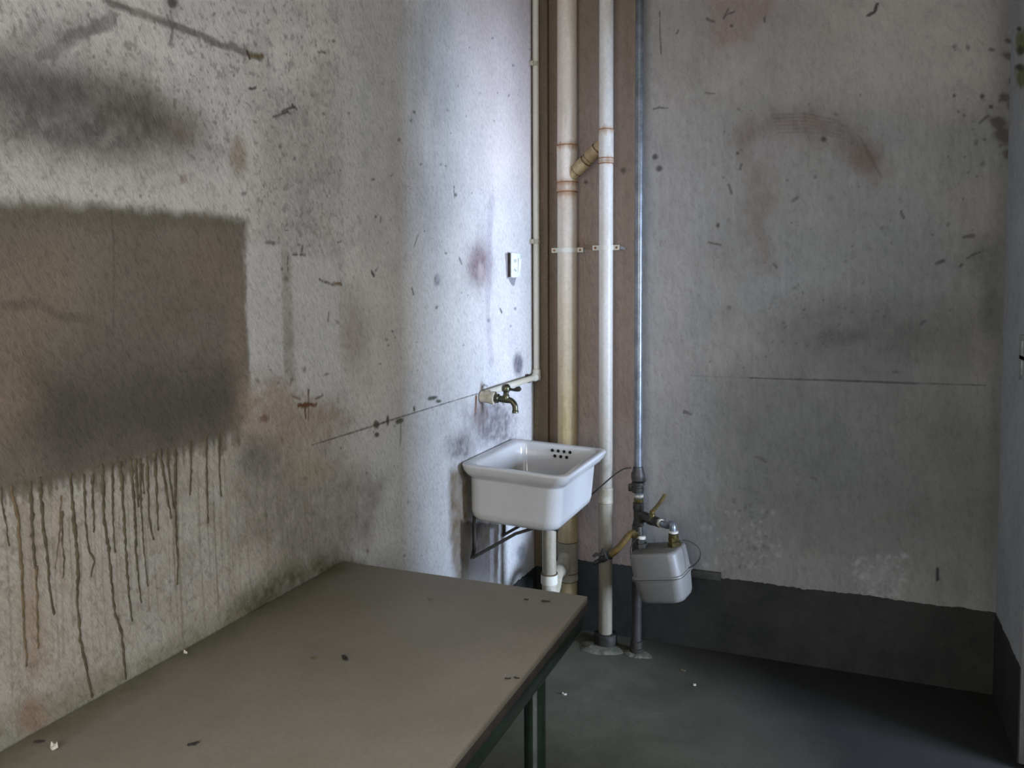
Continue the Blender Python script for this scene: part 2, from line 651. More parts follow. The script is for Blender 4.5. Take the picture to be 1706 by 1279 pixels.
wl.stroke([(284, 20), (289, 40), (284, 72)], 6, (96, 94, 92), 0.6, seed=34)
wl.poly([(430, 150), (560, 130), (560, 420), (430, 470)], (128, 124, 120), 0.32, 0.06, 0.03, 12, tex=0.7, ts=90, seed=36)
for p in [[(470, 185), (490, 178)], [(455, 195), (480, 186)], [(487, 175), (494, 182)], [(415, 148), (426, 146)], [(530, 86), (542, 88)]]:
    wl.stroke(p, 4, (84, 80, 80), 0.9, seed=40)
wl.poly([(299, 291), (311, 291), (311, 304), (300, 307)], (104, 84, 62), 0.95, 0.004, 0.003, 80)
# pale band above the dark field, and the dark field itself
wl.poly([(-200, 250), (150, 270), (330, 285), (395, 300), (404, 362), (0, 330), (-200, 322)], (182, 181, 178), 0.55, 0.05, 0.03, 10, tex=0.2)
field = [(-260, 322), (0, 335), (175, 343), (300, 354), (412, 366), (408, 420), (410, 520), (418, 610), (415, 690), (396, 722), (306, 751),
         (175, 784), (88, 806), (0, 822), (-260, 880)]
wl.poly(field, (104, 98, 90), 0.97, 0.014, 0.011, 34, tex=0.06, ts=14, seed=51)
fr = np.random.RandomState(77)
for i in range(95):
    x = -20 + 420 * fr.rand()
    ye = np.interp(x, [-260, 0, 88, 175, 306, 396], [880, 822, 806, 784, 751, 722])
    L = 6 + 26 * fr.rand() ** 2
    wl.stroke([(x, ye - 10), (x + 1, ye + L * 0.5), (x + 1.5, ye + L)], 3 + 7 * fr.rand(), (106, 100, 86), 0.35 + 0.35 * fr.rand(), 0.8, seed=700 + i)
wl.blob(70, 480, 150, 170, (122, 109, 96), 0.5, 0, 1.2, 0.3, seed=52, tex=0.25, ts=20)
wl.blob(20, 640, 90, 150, (122, 108, 92), 0.6, 0, 1.2, 0.3, seed=53, tex=0.25, ts=20)
wl.blob(350, 440, 90, 100, (118, 106, 95), 0.5, 0, 1.3, 0.35, seed=54, tex=0.5, ts=45)
wl.blob(395, 560, 28, 150, (126, 112, 102), 0.6, 0, 1.3, 0.35, seed=55, tex=0.5, ts=45)
wl.poly([(80, 600), (390, 620), (400, 715), (300, 748), (100, 795), (60, 700)], (76, 72, 66), 0.8, 0.07, 0.05, 8, tex=0.2, ts=14, seed=56)
wl.poly([(-200, 325), (0, 337), (290, 353), (410, 367), (408, 380), (260, 378), (0, 372), (-200, 370)], (88, 87, 75), 0.5, 0.02, 0.006, 12, seed=57)
wl.blob(190, 560, 140, 130, (98, 94, 87), 0.5, 0, 1.2, 0.3, seed=58, tex=0.3)
wl.stroke([(10, 510), (60, 505), (95, 525), (150, 530)], 14, (86, 80, 72), 0.45, 0.8, seed=59)
wl.stroke([(186, 350), (190, 420), (189, 560)], 4, (88, 84, 76), 0.5, 0.8, seed=60)
# clean rectangles where things hung
wl.poly([(411, 404), (468, 408), (474, 626), (418, 632), (412, 520)], (180, 180, 180), 0.9, 0.006, 0.005, 60, tex=0.1, seed=61)
wl.poly([(484, 426), (562, 432), (568, 640), (560, 662), (497, 658), (488, 560)], (184, 184, 184), 0.8, 0.012, 0.008, 50, tex=0.1, seed=62)
wl.poly([(468, 410), (484, 424), (492, 640), (474, 626)], (142, 138, 128), 0.55, 0.008, 0.006, 50, tex=0.5, seed=63)
wl.poly([(404, 640), (480, 634), (496, 665), (560, 668), (580, 700), (520, 745), (470, 760), (400, 720)], (144, 130, 118), 0.75, 0.05, 0.03, 20, tex=0.6, ts=60, seed=64)
wl.poly([(396, 735), (470, 748), (560, 770), (640, 800), (620, 900), (560, 935), (480, 960), (395, 900)], (116, 112, 104), 0.6, 0.06, 0.03, 14, tex=0.45, ts=40, seed=65)
wl.blob(430, 760, 50, 55, (92, 88, 82), 0.55, 0, 1.2, 0.35, seed=66, tex=0.5)
wl.blob(590, 560, 38, 110, (146, 136, 126), 0.6, 0, 1.3, 0.3, seed=67, tex=0.2)
wl.blob(520, 780, 60, 40, (150, 134, 108), 0.4, 0, 1.2, 0.3, seed=68)
# dirt where the table meets the wall
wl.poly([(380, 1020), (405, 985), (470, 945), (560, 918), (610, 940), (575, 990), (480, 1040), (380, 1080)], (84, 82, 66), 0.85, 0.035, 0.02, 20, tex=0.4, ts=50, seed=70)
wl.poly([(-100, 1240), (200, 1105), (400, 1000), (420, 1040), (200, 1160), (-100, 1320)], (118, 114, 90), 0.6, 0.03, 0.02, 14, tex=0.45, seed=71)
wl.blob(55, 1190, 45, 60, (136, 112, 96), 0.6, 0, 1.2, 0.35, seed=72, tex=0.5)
for (x, w, y0, y1, k) in [(50, 34, 830, 1130, 0.5), (95, 30, 830, 990, 0.35), (60, 24, 1000, 1100, 0.45)]:
    wl.poly([(x - w / 2, y0), (x + w / 2, y0), (x + w / 2 + 8, y1), (x - w / 2 + 8, y1)], (146, 126, 108), k, 0.02, 0.015, 20, seed=int(x))
r_ = np.random.RandomState(3)
for i in range(70):
    x = 5 + 520 * r_.rand()
    y0 = 830 - 0.27 * x + 130 * r_.rand()
    y0 = max(y0, 760)
    L = 60 + 220 * r_.rand()
    wl.stroke([(x, y0), (x + 2 * r_.randn() + L * 0.02, y0 + L * 0.5), (x + L * 0.045, min(y0 + L, 1235 - 0.54 * x))], 2.0 + 2 * r_.rand(), (112, 106, 92), 0.22 + 0.2 * r_.rand(), 0.7, seed=200 + i)
# formwork joint line and marks along it
wl.stroke([(520, 741), (600, 716), (660, 697), (740, 672), (795, 656)], 2.4, (84, 80, 72), 0.85, 0.4, seed=80)
wl.stroke([(795, 656), (840, 643), (890, 628)], 2.0, (110, 106, 104), 0.5, 0.4, seed=81)
for (x, y, rx, ry, rot) in [(720, 663, 9, 3.5, -0.2), (666, 701, 9, 5, -0.4), (646, 700, 2.5, 9, 0), (627, 707, 5, 7, 0), (690, 681, 2, 5, 0), (628, 724, 4, 4, 0), (731, 668, 5, 3, 0)]:
    wl.blob(x, y, rx * 1.3, ry * 1.3, (76, 74, 62), 0.9, rot, 2.2, 0.3, seed=int(x))
wl.stroke([(668, 705), (667, 740)], 5, (120, 120, 100), 0.5, 0.5, seed=83)
# rust cross
wl.stroke([(498, 676), (526, 673)], 7, (92, 64, 44), 0.9, 1.4, seed=85)
wl.stroke([(514, 650), (514, 700)], 4, (96, 72, 54), 0.75, 0.9, seed=86)
wl.stroke([(508, 676), (509, 696)], 4, (96, 62, 40), 0.9, 0.5, seed=87)
wl.stroke([(526, 664), (538, 659)], 4, (90, 70, 56), 0.8, 0.5, seed=88)
wl.stroke([(488, 660), (500, 664)], 4, (110, 84, 60), 0.7, 0.5, seed=89)
wl.blob(440, 697, 14, 9, (100, 74, 58), 0.7, 0, 1.8, 0.4)
# ticks and scratches
for p, w in [([(444, 403), (456, 405)], 6), ([(488, 425), (496, 424)], 3), ([(500, 425), (509, 424)], 3), ([(503, 418), (504, 410)], 5), ([(480, 426), (479, 440)], 3), ([(480, 446), (479, 452)], 3),
             ([(532, 465), (552, 474), (568, 472)], 4), ([(619, 452), (623, 460)], 5), ([(562, 404), (568, 402)], 4), ([(766, 430), (769, 440)], 6),
             ([(686, 480), (689, 490)], 4), ([(697, 390), (690, 410)], 2.5), ([(833, 515), (836, 521)], 4), ([(806, 640), (812, 644)], 3),
             ([(635, 362), (634, 370)], 4), ([(756, 310), (757, 330)], 2.2), ([(548, 520), (547, 535)], 3), ([(836, 668), (840, 674)], 4)]:
    wl.stroke(p, w, (88, 84, 80), 0.8, 1.0, seed=int(p[0][0]))
wl.stroke([(556, 471), (569, 474)], 5, (120, 104, 70), 0.7, 0.5, seed=91)
wl.blob(728, 466, 8, 14, (118, 118, 120), 0.8, 0, 1.6, 0.1)
wl.blob(729, 464, 4, 8, (170, 170, 174), 0.8, 0, 1.6, 0.1)
wl.specks(430, 760, 60, 640, 70, (92, 88, 86), 1.6, 4.2, 0.85, 301)
wl.specks(150, 440, 20, 330, 30, (92, 90, 88), 1.6, 4.0, 0.8, 302)
wl.specks(760, 885, 60, 720, 34, (110, 106, 116), 1.2, 3.0, 0.8, 303)
wl.specks(420, 760, 700, 940, 30, (100, 98, 90), 1.6, 4.0, 0.7, 304)
# purple-brown mark with a pale plug
wl.blob(799, 440, 30, 70, (120, 98, 100), 0.8, 0, 1.3, 0.3, seed=95, tex=0.25)
wl.blob(801, 452, 8, 20, (172, 158, 154), 0.9, 0, 1.8, 0.15)
# bare plaster beside and below the switch, grey spot above the supply pipe
wl.poly([(841, 422), (848, 420), (848, 464), (844, 464)], (134, 122, 124), 0.95, 0.004, 0.004, 60)
wl.poly([(847, 462), (860, 462), (858, 472), (855, 477), (850, 471)], (132, 130, 132), 0.95, 0.004, 0.004, 60)
wl.blob(863, 606, 12, 28, (110, 106, 112), 0.95, 0, 1.8, 0.2, seed=97, tex=0.2)
wl.stroke([(820, 330), (815, 420), (812, 520), (820, 600)], 22, (150, 140, 150), 0.35, 1.0, seed=99)
wl.stroke([(886, 0), (887, 300), (889, 620)], 9, (168, 160, 168), 0.4, 0.6, seed=100)
# grime below the tap, dark and pale patches under the sink
wl.blob(825, 705, 60, 62, (112, 106, 108), 0.85, 0.3, 1.4, 0.4, seed=105, tex=0.55, ts=55)
wl.blob(770, 745, 34, 40, (104, 98, 98), 0.75, 0, 1.3, 0.4, seed=106, tex=0.5, ts=55)
wl.stroke([(793, 662), (792, 690)], 8, (104, 74, 50), 0.9, 0.5, seed=107)
wl.blob(800, 690, 20, 40, (112, 96, 92), 0.6, 0, 1.2, 0.3, seed=108)
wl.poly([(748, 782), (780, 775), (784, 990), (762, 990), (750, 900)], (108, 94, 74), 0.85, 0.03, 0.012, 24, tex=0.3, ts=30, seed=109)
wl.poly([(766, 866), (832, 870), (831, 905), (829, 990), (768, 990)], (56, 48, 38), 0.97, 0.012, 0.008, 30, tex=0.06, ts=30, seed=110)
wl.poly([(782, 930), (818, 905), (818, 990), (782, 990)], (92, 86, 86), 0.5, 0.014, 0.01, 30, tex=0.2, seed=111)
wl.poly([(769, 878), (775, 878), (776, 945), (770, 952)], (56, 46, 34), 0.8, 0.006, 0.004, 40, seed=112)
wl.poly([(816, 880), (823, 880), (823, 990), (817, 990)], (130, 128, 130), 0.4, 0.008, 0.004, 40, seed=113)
wl.blob(868, 922, 12, 24, (104, 108, 112), 0.7, 0, 1.4, 0.4, seed=114)
wl.poly([(760, 955), (900, 960), (880, 990), (740, 990)], (130, 126, 116), 0.4, 0.05, 0.02, 20, seed=115)
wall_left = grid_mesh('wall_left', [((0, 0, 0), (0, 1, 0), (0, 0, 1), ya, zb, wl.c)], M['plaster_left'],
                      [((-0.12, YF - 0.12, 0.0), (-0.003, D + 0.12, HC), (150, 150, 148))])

# ---------- back wall
xa = np.arange(0, W + 0.001, 0.0042)
xa[-1] = W
zc = np.concatenate([np.arange(0, 2.75, 0.0042), [2.8, HC]])
wk = WallPaint(xa, zc, (148, 147, 144), BW)
A, B = wk.A, wk.B
wk.c *= (0.86 + 0.28 * vnoise(A, B, 3.5, 401, 5))[..., None]
wk.c *= (1 + (vnoise(A, B, 4, 440, 3) - 0.5)[..., None] * np.array([0.10, 0.02, -0.08]))
vert = vnoise(A * 5, B * 0.5, 16, 410, 4)
wk.c *= (0.88 + 0.24 * vert)[..., None]
# pinkish-brown strip behind the pipes
wk.poly([(860, -80), (1064, -80), (1062, 1010), (860, 1010)], (136, 120, 108), 0.97, 0.008, 0.004, 20, tex=0.03, seed=402)
wk.poly([(860, -80), (928, -80), (928, 1010), (860, 1010)], (112, 97, 80), 0.7, 0.02, 0.004, 20, seed=403)
wk.poly([(1076, -80), (1150, -80), (1150, 900), (1076, 900)], (164, 158, 152), 0.5, 0.05, 0.02, 20, seed=404, tex=0.2)
wk.poly([(960, 250), (1000, 240), (1060, 260), (1060, 700), (960, 700)], (128, 108, 90), 0.5, 0.05, 0.02, 20, seed=405)
# lighter upper right
wk.poly([(1380, -80), (1640, -80), (1640, 120), (1560, 180), (1400, 140)], (182, 176, 171), 0.8, 0.16, 0.05, 6, seed=406, tex=0.2, ts=10)
wk.poly([(1150, -80), (1420, -80), (1420, 160), (1180, 180)], (166, 161, 155), 0.5, 0.14, 0.06, 6, seed=461, tex=0.3, ts=8)
# pink patch, brown arc smear and its tail
wk.poly([(1178, -40), (1300, -40), (1290, 20), (1245, 70), (1185, 80)], (146, 126, 122), 0.6, 0.03, 0.02, 14, seed=407, tex=0.3)
arcp = [(1238, 222), (1290, 205), (1345, 203), (1400, 215), (1438, 242), (1462, 280)]
wk.poly([(1215, 235), (1240, 200), (1290, 183), (1350, 182), (1410, 198), (1450, 228), (1480, 285), (1455, 305), (1420, 268), (1380, 240), (1320, 226), (1260, 236), (1235, 262)], (126, 113, 105), 0.6, 0.05, 0.03, 16, seed=408, tex=0.45, ts=30)
wk.blob(1440, 262, 46, 42, (112, 97, 88), 0.6, 0.6, 1.3, 0.4, seed=409, tex=0.4)
for i in range(6):
    o = i * 6 - 14
    wk.stroke([(x + o * 0.4, y + o) for x, y in arcp[1:]], 2.6, (100, 90, 84), 0.32, 1.2, seed=420 + i)
wk.poly([(1238, 270), (1285, 262), (1290, 330), (1275, 380), (1290, 450), (1258, 440), (1240, 380), (1245, 320)], (126, 113, 103), 0.5, 0.05, 0.04, 14, seed=412, tex=0.5, ts=30)
wk.blob(1290, 250, 60, 50, (156, 150, 150), 0.5, 0, 1.2, 0.3, seed=413)
# grey clouds lower down
wk.poly([(1280, 500), (1420, 490), (1620, 520), (1640, 600), (1400, 620), (1280, 590)], (116, 114, 112), 0.6, 0.10, 0.06, 9, seed=414, tex=0.5, ts=16)
wk.poly([(1230, 660), (1400, 640), (1660, 700), (1660, 930), (1300, 900), (1240, 800)], (122, 122, 118), 0.55, 0.14, 0.08, 8, seed=415, tex=0.4, ts=14)
wk.blob(1480, 420, 200, 120, (126, 128, 126), 0.5, 0, 1.1, 0.3, seed=416, tex=0.3, ts=14)
wk.blob(1640, 430, 50, 60, (104, 104, 104), 0.6, 0.1, 1.2, 0.4, seed=417, tex=0.5)
wk.blob(1650, 520, 30, 100, (104, 104, 102), 0.6, 0.0, 1.2, 0.4, seed=418, tex=0.5)
wk.poly([(1664, -80), (1700, -80), (1690, 400), (1672, 900), (1650, 1030), (1640, 900), (1656, 400)], (104, 104, 102), 0.6, 0.04, 0.01, 20, seed=419)
wk.blob(1400, 560, 70, 22, (96, 94, 94), 0.5, 0, 1.2, 0.5, seed=430, tex=0.7, ts=120)
# wall colour darkened towards the lower right, imitating the fading light
wk.poly([(1080, 700), (1250, 620), (1500, 480), (1720, 420), (1720, 1040), (1080, 1000)], (0.74, 0.75, 0.74), 0.9, 0.22, 0.06, 6, mul=True, seed=460, tex=0.15, ts=8)
# salts near the floor
wk.specks(1420, 1510, 925, 995, 110, (172, 172, 168), 1.5, 6, 0.5, 431)
wk.specks(1170, 1300, 850, 950, 90, (162, 162, 158), 1.5, 5, 0.45, 432)
wk.specks(1220, 1280, 830, 960, 40, (92, 92, 90), 2, 5, 0.6, 433)
wk.blob(1465, 955, 60, 45, (156, 156, 152), 0.45, 0, 1.2, 0.4, seed=434, tex=0.7, ts=70)
# joint line
wk.stroke([(1150, 626), (1250, 629)], 1.8, (110, 108, 106), 0.4, 0.3, seed=435)
wk.stroke([(1250, 629.4), (1400, 634), (1530, 638.5)], 2.6, (72, 70, 70), 0.85, 0.3, seed=436)
wk.stroke([(1530, 638.5), (1640, 642)], 2.4, (80, 78, 78), 0.8, 0.3, seed=437)
for i in range(8):
    y = 608 + i * 5.5
    wk.stroke([(1230 + 12 * i, y), (1420, y + 5), (1630, y + 12)], 1.6, (120, 118, 118), 0.22, 0.5, seed=440 + i)
# marks
for p, w in [([(1088, 182), (1098, 179), (1112, 180)], 2.6), ([(1175, 155), (1190, 156)], 2.2), ([(1127, 56), (1131, 50)], 3), ([(1099, 20), (1101, 90)], 2),
             ([(1214, 14), (1206, 30), (1210, 24), (1224, 20)], 3), ([(1178, 32), (1190, 36)], 4), ([(1273, 30), (1274, 36)], 4), ([(1502, 352), (1504, 362)], 5),
             ([(1446, 25), (1455, 20), (1462, 6)], 5), ([(1236, 275), (1233, 282)], 5), ([(1214, 308), (1219, 322)], 4), ([(1606, 395), (1622, 393)], 5),
             ([(1612, 430), (1632, 420)], 4), ([(1560, 438), (1572, 434)], 5), ([(1600, 443), (1603, 440)], 5), ([(1632, 205), (1645, 193)], 4), ([(1290, 440), (1294, 446)], 4),
             ([(1320, 335), (1327, 330)], 5), ([(1534, 540), (1542, 534)], 4), ([(1488, 620), (1494, 620)], 4), ([(1140, 686), (1150, 690)], 5), ([(1352, 795), (1360, 798)], 3),
             ([(1260, 760), (1275, 768)], 5), ([(1200, 408), (1180, 404)], 3)]:
    wk.stroke(p, w, (84, 82, 80), 0.75, 1.0, seed=int(p[0][0]))
for x, y, s in [(1091, 262, 5), (1098, 281, 8), (1038, 284, 7), (1229, 255, 4), (1372, 232, 7), (976, 303, 5), (1636, 160, 5), (1590, 160, 4), (1651, 178, 4), (1219, 43, 3), (1196, 376, 4)]:
    wk.blob(x, y, s * 1.15, s * 1.25, (70, 66, 62), 0.85, 0.4, 1.5, 0.7, seed=int(x))
wk.poly([(1560, 945), (1564, 945), (1565, 966), (1560, 970)], (30, 29, 28), 0.95, 0.004, 0.003, 60)
wk.specks(1180, 1640, 150, 620, 70, (96, 92, 90), 1.4, 3.6, 0.75, 451)
wk.specks(1300, 1480, 470, 590, 50, (84, 84, 84), 1.2, 3.2, 0.7, 452)
wk.specks(1590, 1680, 60, 300, 20, (84, 80, 76), 2, 5, 0.75, 453)
for (x, y, rx, ry) in [(1684, 94, 16, 9), (1680, 68, 7, 4), (1675, 162, 13, 9), (1664, 205, 18, 14), (1672, 226, 18, 16), (1684, 176, 8, 9), (1684, 258, 15, 12), (1686, 135, 8, 9)]:
    wk.blob(x, y, rx * 1.2, ry * 1.2, (78, 72, 68), 0.85, 0.2, 2, 0.4, seed=int(y))
wall_back = grid_mesh('wall_back', [((0, D, 0), (1, 0, 0), (0, 0, 1), xa, zc, wk.c)], M['plaster_back'],
                      [((-0.12, D + 0.003, 0), (W + 0.12, D + 0.12, HC), (150, 150, 148))])

# ---------- right wall with the balcony door opening (outside the frame)
DY0, DY1, DZ = 2.3, 2.9, 1.95
VY0, VY1, VZ0, VZ1 = 0.2, 1.5, 0.98, 2.32


def RW(x, y):
    p = at(x, y, 0, W)
    return p[1], p[2]


rp = WallPaint(np.arange(DY1, D + 0.006, 0.006), np.concatenate([np.arange(0, 2.75, 0.006), [HC]]), (158, 160, 160), RW)
rp.a[-1] = D
rp.c *= (0.88 + 0.24 * vnoise(rp.A, rp.B, 4, 501, 4))[..., None]
for (x, y, rx, ry, c) in [(1702, 70, 14, 30, (104, 108, 60)), (1703, 128, 16, 26, (100, 104, 56)), (1700, 84, 10, 12, (70, 70, 58)), (1699, 112, 12, 8, (70, 68, 62)), (1698, 48, 6, 6, (60, 58, 54))]:
    rp.blob(x, y, rx, ry, c, 0.9, 0, 2, 0.4, seed=int(y), tex=0.3)
flat = lambda na, nb, c: np.repeat(lin(c)[None], na * nb, 0).reshape(na, nb, 3)
col_ = (158, 160, 160)
wall_right = grid_mesh('wall_right', [
    ((W, 0, 0), (0, 1, 0), (0, 0, 1), rp.a, rp.b, rp.c),
    ((W, 0, 0), (0, 1, 0), (0, 0, 1), np.array([YF, VY0]), np.array([0, HC]), flat(2, 2, col_)),
    ((W, 0, 0), (0, 1, 0), (0, 0, 1), np.array([VY1, DY0]), np.array([0, HC]), flat(2, 2, col_)),
    ((W, 0, 0), (0, 1, 0), (0, 0, 1), np.array([VY0, VY1]), np.array([0, VZ0]), flat(2, 2, col_)),
    ((W, 0, 0), (0, 1, 0), (0, 0, 1), np.array([VY0, VY1]), np.array([VZ1, HC]), flat(2, 2, col_)),
    ((W, 0, 0), (0, 1, 0), (0, 0, 1), np.array([DY0, DY1]), np.array([DZ, HC]), flat(2, 2, col_))],
    M['plaster_back'],
    [((W + 0.002, YF - 0.12, 0), (W + 0.14, VY0, HC), col_), ((W + 0.002, VY1, 0), (W + 0.14, DY0, HC), col_),
     ((W + 0.002, VY0, 0), (W + 0.14, VY1, VZ0), col_), ((W + 0.002, VY0, VZ1), (W + 0.14, VY1, HC), col_), ((W + 0.002, DY1, 0), (W + 0.14, D + 0.12, HC), col_),
     ((W + 0.002, DY0, DZ), (W + 0.14, DY1, HC), col_)])
m = MB()
for y in (DY0 + 0.025, DY1 - 0.025):
    m.box((W + 0.07, y, DZ / 2), (0.08, 0.05, DZ), 0.004)
m.box((W + 0.07, (DY0 + DY1) / 2, DZ - 0.025), (0.08, DY1 - DY0 - 0.1, 0.05), 0.004)
door_1 = struct(m.build('door_1', 'frame'), 'painted frame of the open balcony door')

m = MB()
for y in (VY0 + 0.02, (VY0 + VY1) / 2, VY1 - 0.02):
    m.box((W + 0.06, y, (VZ0 + VZ1) / 2), (0.05, 0.04, VZ1 - VZ0), 0.003)
for z in (VZ0 + 0.02, VZ1 - 0.02):
    m.box((W + 0.06, (VY0 + VY1) / 2, z), (0.045, VY1 - VY0 - 0.08, 0.04), 0.003)
struct(m.build('window_2', 'frame'))

# ---------- added unseen partition outside, keeps the balcony light out of the side window
struct(MB().box((W + 1.45, 1.56, HC / 2), (2.6, 0.1, HC)).build('light_baffle', 'ceiling', smooth=0))

# ---------- wall behind the camera with a window
WX0, WX1, WZ0, WZ1 = 0.3, 1.5, 1.0, 2.3
m = MB()
for (x0, x1, z0, z1) in [(0, WX0, 0, HC), (WX1, W, 0, HC), (WX0, WX1, 0, WZ0), (WX0, WX1, WZ1, HC)]:
    m.box(((x0 + x1) / 2, YF - 0.06, (z0 + z1) / 2), (x1 - x0, 0.12, z1 - z0))
struct(m.build('wall_front', 'ceiling', smooth=0))
m = MB()
for x in (WX0 + 0.02, (WX0 + WX1) / 2, WX1 - 0.02):
    m.box((x, YF - 0.05, (WZ0 + WZ1) / 2), (0.04, 0.05, WZ1 - WZ0), 0.003)
for z in (WZ0 + 0.02, WZ1 - 0.02):
    m.box(((WX0 + WX1) / 2, YF - 0.05, z), (WX1 - WX0 - 0.08, 0.045, 0.04), 0.003)
struct(m.build('window_1', 'frame'))

m = MB().box((W / 2, (YF + D) / 2, HC + 0.06), (W + 0.24, D - YF + 0.24, 0.12))
struct(m.build('ceiling', 'ceiling', smooth=0))

# ---------- floor: smooth dark concrete, darker towards the back and right wall
fm = NT('dark_concrete_floor')
co = fm.coord()
sep = fm.n('ShaderNodeSeparateXYZ')
fm.link(co, sep.inputs[0])
big = fm.noise(co, 2.2, 5, 0.6, 0.4)
mid = fm.noise(co, 9, 5, 0.65)
fine = fm.noise(co, 90, 4, 0.7)
c = fm.mix(fm.ramp(big, [(0.35, G(0)), (0.68, G(1))]), lin4((72, 71, 58)), lin4((94, 94, 80)))
# dark tone: grows towards the corner of back and right wall, edge broken up by noise
d1 = fm.math('ADD', sep.outputs[0], fm.math('MULTIPLY', sep.outputs[1], 0.55))
d1 = fm.math('ADD', d1, fm.math('MULTIPLY', mid, 0.35))
dark_mask = fm.ramp(fm.math('SUBTRACT', d1, 2.28), [(0.0, G(0)), (0.7, G(1))])
c = fm.mix(dark_mask, c, lin4((33, 33, 30)))
c = fm.mix(1.0, c, fm.ramp(mid, [(0.3, G(0.82)), (0.7, G(1.12))]), 'MULTIPLY')
c = fm.mix(1.0, c, fm.ramp(fine, [(0.3, G(0.85)), (0.7, G(1.1))]), 'MULTIPLY')
fm.color(c)
fm.bump(fm.math('ADD', fm.math('MULTIPLY', fine, 0.5), mid), 0.25, 0.004)
fm.set(0.62, 0, 0.35)
nx, ny = 60, 160
V, Fq = [], []
for i in range(nx + 1):
    for j in range(ny + 1):
        V.append((W * i / nx, YF + (D - YF) * j / ny, 0.0))
for i in range(nx):
    for j in range(ny):
        k = i * (ny + 1) + j
        Fq.append((k, k + ny + 1, k + ny + 2, k + 1))
m = MB().add(V, Fq)
m.box((W / 2, (YF + D) / 2, -0.062), (W + 0.24, D - YF + 0.24, 0.12))
struct(m.build('floor', fm.m, smooth=0))


# ---------- black painted skirting bands with a ragged brushed top edge
def band(name, p0, p1, nrm, h, thick, seed, wob=0.006):
    p0, p1, nrm = Vector(p0), Vector(p1), Vector(nrm)
    n = int((p1 - p0).length / 0.01)
    t = np.linspace(0, 1, n + 1)
    hh = h + wob * 2 * (vnoise(t * (p1 - p0).length, 0 * t, 9, seed, 4) - 0.5) + 0.003 * rng.randn(n + 1) * 0.5
    vs, fs = [], []
    for i in range(n + 1):
        b = p0 + (p1 - p0) * t[i]
        vs += [b + nrm * 0.0003, b + nrm * thick, b + nrm * thick + Vector((0, 0, hh[i] - 0.001)), b + nrm * 0.0003 + Vector((0, 0, hh[i]))]
    for i in range(n):
        a, b = i * 4, i * 4 + 4
        for k in range(4):
            k2 = (k + 1) % 4
            fs.append((a + k, b + k, b + k2, a + k2))
    fs += [(0, 1, 2, 3), (n * 4 + 3, n * 4 + 2, n * 4 + 1, n * 4)]
    return struct(MB().add(vs, fs).build(name, 'black_paint', smooth=30))


band('baseboard_back', (0.0, D, 0.001), (W, D, 0.001), (0, -1, 0), 0.305, 0.004, 601)
band('baseboard_right', (W, DY1, 0.001), (W, D - 0.004, 0.001), (-1, 0, 0), 0.303, 0.004, 602)
band('baseboard_left', (0, YF, 0.001), (0, D - 0.004, 0.001), (1, 0, 0), 0.256, 0.004, 603)

# boxed plaster chase in the corner
m = MB().box((0.034, D - 0.0125, HC / 2 + 0.13), (0.066, 0.024, HC - 0.262), 0.003)
M['chase'] = worn('brown_chase_plaster', (106, 92, 76), (94, 82, 66), 8, 0.9, bump=0.3, stretch=(4, 4, 0.5), fine=80)
struct(m.build('trim_1', 'chase'), 'narrow brown plaster strip in the corner')
# short dark batten on top of the skirting
a, b = at(1152, 951, 1, D - 0.012), at(1201, 962, 1, D - 0.012)
m = MB().box(((a[0] + b[0]) / 2, D - 0.011, (a[2] + b[2]) / 2 - 0.002), (b[0] - a[0], 0.02, 0.03), 0.002)
struct(m.build('trim_2', 'wood_dark'), 'short dark batten on the black skirting')

# ------------------------------------------------------------------ drips on the left wall
drips = [
    ([(5, 240), (20, 340), (35, 432)], 3.2, 0), ([(45, 235), (70, 330), (75, 440), (85, 540), (88, 650), (92, 760), (102, 888)], 4.4, 1),
    ([(118, 215), (122, 330), (125, 420), (135, 515)], 6, 0), ([(138, 540), (140, 640), (145, 820)], 3.2, 1),
    ([(152, 200), (165, 360), (182, 480), (188, 600), (205, 690)], 4.6, 0), ([(232, 270), (225, 400), (210, 520)], 2, 1),
    ([(238, 330), (236, 420), (245, 480), (240, 555)], 2.4, 0),
    ([(270, 185), (280, 330), (292, 430), (297, 520), (295, 640), (305, 790), (330, 900), (350, 1005)], 5, 0),
    ([(320, 190), (325, 330), (335, 440), (360, 490), (345, 550)], 3.6, 0), ([(352, 190), (355, 300), (357, 378)], 4, 0),
    ([(390, 150), (395, 330), (412, 430), (425, 570), (435, 680), (462, 760), (470, 840), (480, 938)], 4.6, 0),
    ([(428, 150), (430, 350), (438, 455)], 3.6, 0), ([(460, 140), (472, 330), (482, 500), (492, 640), (503, 718)], 4.4, 0),
    ([(500, 130), (515, 330), (518, 470), (530, 580), (538, 648)], 4, 0), ([(517, 130), (522, 200), (527, 282)], 5, 0),
    ([(535, 130), (537, 300), (550, 470), (563, 585)], 2.8, 0), ([(543, 150), (548, 232)], 3.2, 0),
    ([(560, 120), (568, 320), (583, 408)], 3.4, 0), ([(590, 110), (598, 260), (603, 370)], 4, 0),
    ([(612, 90), (635, 230), (652, 325)], 4, 0), ([(635, 90), (650, 200), (662, 290)], 3.2, 0),
    ([(668, 85), (668, 300), (672, 420), (678, 490), (675, 578)], 3.6, 0), ([(725, 60), (728, 150), (724, 238)], 3.2, 0),
    ([(785, 45), (788, 200), (793, 345)], 3.2, 0), ([(835, 30), (836, 150), (842, 243)], 2.8, 0)]
